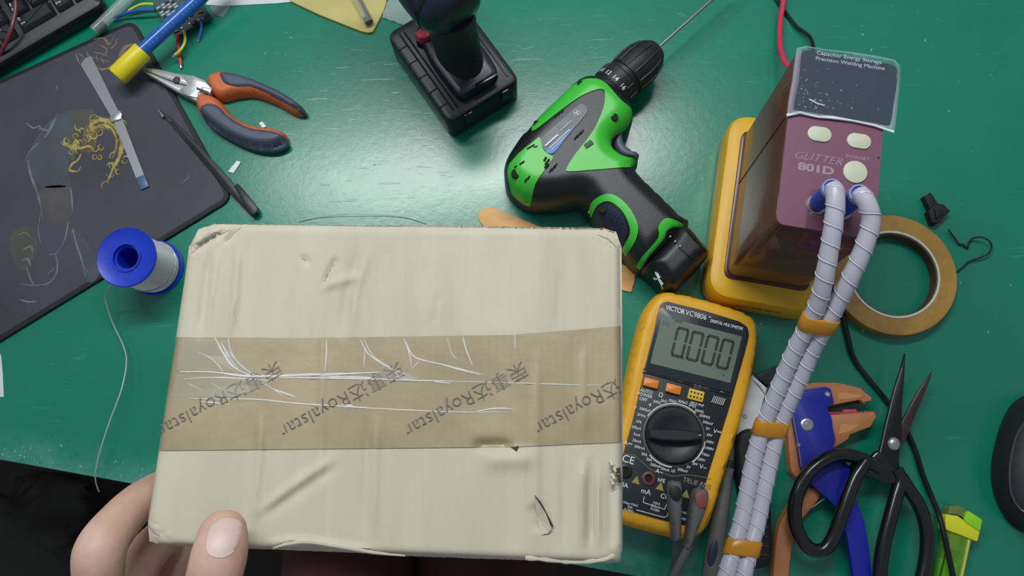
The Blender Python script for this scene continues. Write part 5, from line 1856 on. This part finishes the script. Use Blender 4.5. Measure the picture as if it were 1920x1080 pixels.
part('orange_handle', MB().prism(WL(sm([(1512, 914), (1528, 915), (1541, 926), (1524, 952), (1504, 976), (1490, 1010), (1483, 1050), (1480, 1100), (1482, 1180), (1450, 1180), (1448, 1090), (1452, 1030), (1460, 985), (1478, 952), (1496, 930)]), .011), .001, .0120, .003), m_so, ws_)
part('spring_wire', MB().tube(WL([(1512, 958, .008), (1530, 946, .009), (1546, 934, .010)]), .0008, 6), m_steel, ws_)

# ================================================================== scissors
sc = thing('scissors', 'open black scissors with looped handles lying on the wire stripper', 'scissors', W(1660, 880))
m_bl1 = mat('blackened_blade', (44, 42, 44), .34, metal=.55, var=.15, vscale=60)
m_bl2 = mat('brown_blade', (70, 56, 56), .36, metal=.5, var=.2, vscale=50)
m_scb = mat('scissor_black', (16, 17, 18), .24, coat=.3)
part('blade', MB().prism(WL([(1698, 662), (1697, 700), (1692, 760), (1692, 820), (1686, 860), (1690, 890), (1672, 900), (1646, 872), (1650, 850), (1662, 795), (1678, 730), (1691, 690)], .0240), .0200, .0235, .0006), m_bl1, sc)
part('cutting_edge', MB().tube(WL([(1691, 690, .0238), (1678, 730, .0238), (1662, 795, .0238), (1650, 850, .0238), (1648, 866, .0238)]), .00045, 5), m_steel, sc)
part('blade', MB().prism(WL([(1747, 697), (1744, 712), (1730, 745), (1712, 788), (1698, 824), (1680, 850), (1660, 850), (1686, 800), (1704, 765), (1722, 732)], .0180), .0155, .0188, .0006), m_bl2, sc)
c = W(1676, 832, .0235)
part('pivot_screw', MB().lathe(c - Vector((0, 0, .001)), c + Vector((0, 0, 1)), [(0, .0052), (.0014, .0052), (.0028, .0040), (.0034, .0020), (.0035, 0)], 28), m_steel, sc)
part('shoulder', MB().prism(WL(sm([(1640, 850), (1652, 846), (1670, 870), (1692, 890), (1694, 906), (1672, 908), (1640, 898), (1600, 884), (1604, 866), (1628, 862)]), .0240), .0170, .0245, .002), m_scb, sc)
hA = spl(WL([(1650, 878, .0230), (1618, 862, .0240), (1580, 853, .0250), (1545, 863, .0265), (1513, 890, .0275), (1494, 930, .0275), (1490, 970, .0265), (1501, 1008, .0250), (1522, 1030, .0240), (1545, 1030, .0240), (1562, 1008, .0250), (1576, 970, .0265), (1592, 925, .0275), (1606, 890, .0275), (1622, 866, .0260)]), 6)
part('loop_handle', MB().tube(hA, .0056, 14), m_scb, sc, smooth=60)
hB = spl(WL([(1680, 880, .0220), (1688, 900, .0220), (1680, 930, .0220), (1668, 975, .0220), (1656, 1025, .0215), (1650, 1080, .0210), (1655, 1130, .0200), (1680, 1160, .0200), (1712, 1140, .0200), (1730, 1080, .0200), (1738, 1030, .0200), (1736, 985, .0205), (1722, 945, .0210), (1702, 915, .0215), (1690, 895, .0220)]), 6)
part('loop_handle', MB().tube(hB, .0056, 14), m_scb, sc, smooth=60)

# ================================================================== black cable on the right
q = spl(WL([(1560, 520, .006), (1576, 575, .004), (1588, 625, .003), (1600, 670, .0025), (1625, 706, .0025), (1655, 742, .0025), (1680, 775, .0025), (1702, 812, .0025), (1718, 850, .0025), (1730, 890, .003), (1748, 935, .005), (1764, 975, .012), (1776, 1030, .016), (1788, 1085, .016), (1800, 1150, .010)]), 7)
single('black_cable', MB().tube(q, .0022, 10), m_blkgloss, 'thin black cable winding under the scissors and over the lighter', 'cable')

# ================================================================== lighter
lt = thing('lighter', 'translucent yellow-green lighter at the lower right', 'lighter', W(1795, 1030))
m_lg = mat('lighter_green', (110, 170, 44), .2, alpha=.5, spec=.7)
bdy = part('body', MB().prism(rpoly(WL([(1775, 988), (1826, 1008), (1806, 1085), (1796, 1130), (1742, 1120), (1757, 1082)], .011), .004, 4), .0006, .0115, .003, .002), m_lg, lt)
part('inner_tank', MB().prism(rpoly(WL([(1762, 1045), (1800, 1058), (1792, 1110), (1752, 1108)], .009), .003, 3), .002, .0090, .001), mat('tank_green', (96, 190, 40), .4), bdy)
part('feed_tube', MB().tube(WL([(1816, 1012, .0102), (1803, 1075, .0102), (1796, 1110, .0102)]), .0016, 8), mat('feed_yellow', (196, 200, 90), .3), bdy)
part('inner_block', MB().prism(WL([(1782, 1000), (1802, 1007), (1796, 1034), (1777, 1028)], .009), .002, .0095, .0006), mat('inner_olive', (112, 118, 60), .4), bdy)
part('collar', MB().prism(rpoly(WL([(1773, 964), (1797, 967), (1811, 979), (1838, 996), (1833, 1016), (1800, 1003), (1773, 993)], .013), .0016, 4), .0003, .0130, .0007), mat('lighter_yellow', (214, 214, 40), .4), lt)
part('press_button', MB().prism(rpoly(WL([(1815, 957), (1842, 974), (1838, 997), (1811, 979), (1808, 972)], .014), .0018, 4), .001, .0142, .0007), mat('lighter_lime', (146, 214, 34), .4), lt)
part('hood', MB().prism(rpoly(WL([(1782, 949), (1798, 947), (1814, 957), (1809, 976), (1797, 968), (1776, 965)], .0115), .001, 3), .001, .0120, .001), mat('hood_glass', (120, 140, 80), .2, metal=.4), lt)

# ================================================================== mouse at the right edge
ms_ = thing('computer_mouse', 'rounded black computer mouse cut off by the right edge', 'mouse', W(1925, 870))
mp_ = [W(p.x, p.y, .010) for p in spl([(a, b, 0) for a, b in [(1945, 738), (1918, 748), (1898, 772), (1882, 812), (1870, 868), (1872, 915), (1886, 955), (1908, 985), (1940, 1002), (1985, 1000), (2020, 960), (2032, 880), (2020, 800), (1985, 748)]], 4, True)]
mhf = dome_h(mp_, .008, .036, .026)
part('shell', surf(MB(), mp_, mhf, .003, z0=.0008), m_rub, ms_, smooth=60)
for pts, m, off, nm in (([(1938, 785), (1918, 800), (1905, 840), (1900, 885), (1906, 930), (1925, 962), (1960, 965), (1985, 900), (1975, 820)], mat('mouse_grey', (46, 48, 54), .55), .0012, 'top_panel'),):
    poly = []
    for p in spl([(a, b, 0) for a, b in pts], 4, True):
        hh = .03
        for _ in range(4):
            w_ = W(p.x, p.y, hh)
            hh = float(mhf(np.array([[w_.x, w_.y]]))[0])
        poly.append(W(p.x, p.y, hh))
    tpn = part(nm, surf(MB(), poly, lambda xy: mhf(xy) + off, .003, skirt=.003), m, ms_, smooth=60)
    part('panel_rim', MB().tube([Vector((p.x, p.y, T + float(mhf(np.array([[p.x, p.y]]))[0]) + .0012)) for p in poly + poly[:1]], .0008, 6), mat('mouse_rim', (70, 74, 80), .35), tpn)
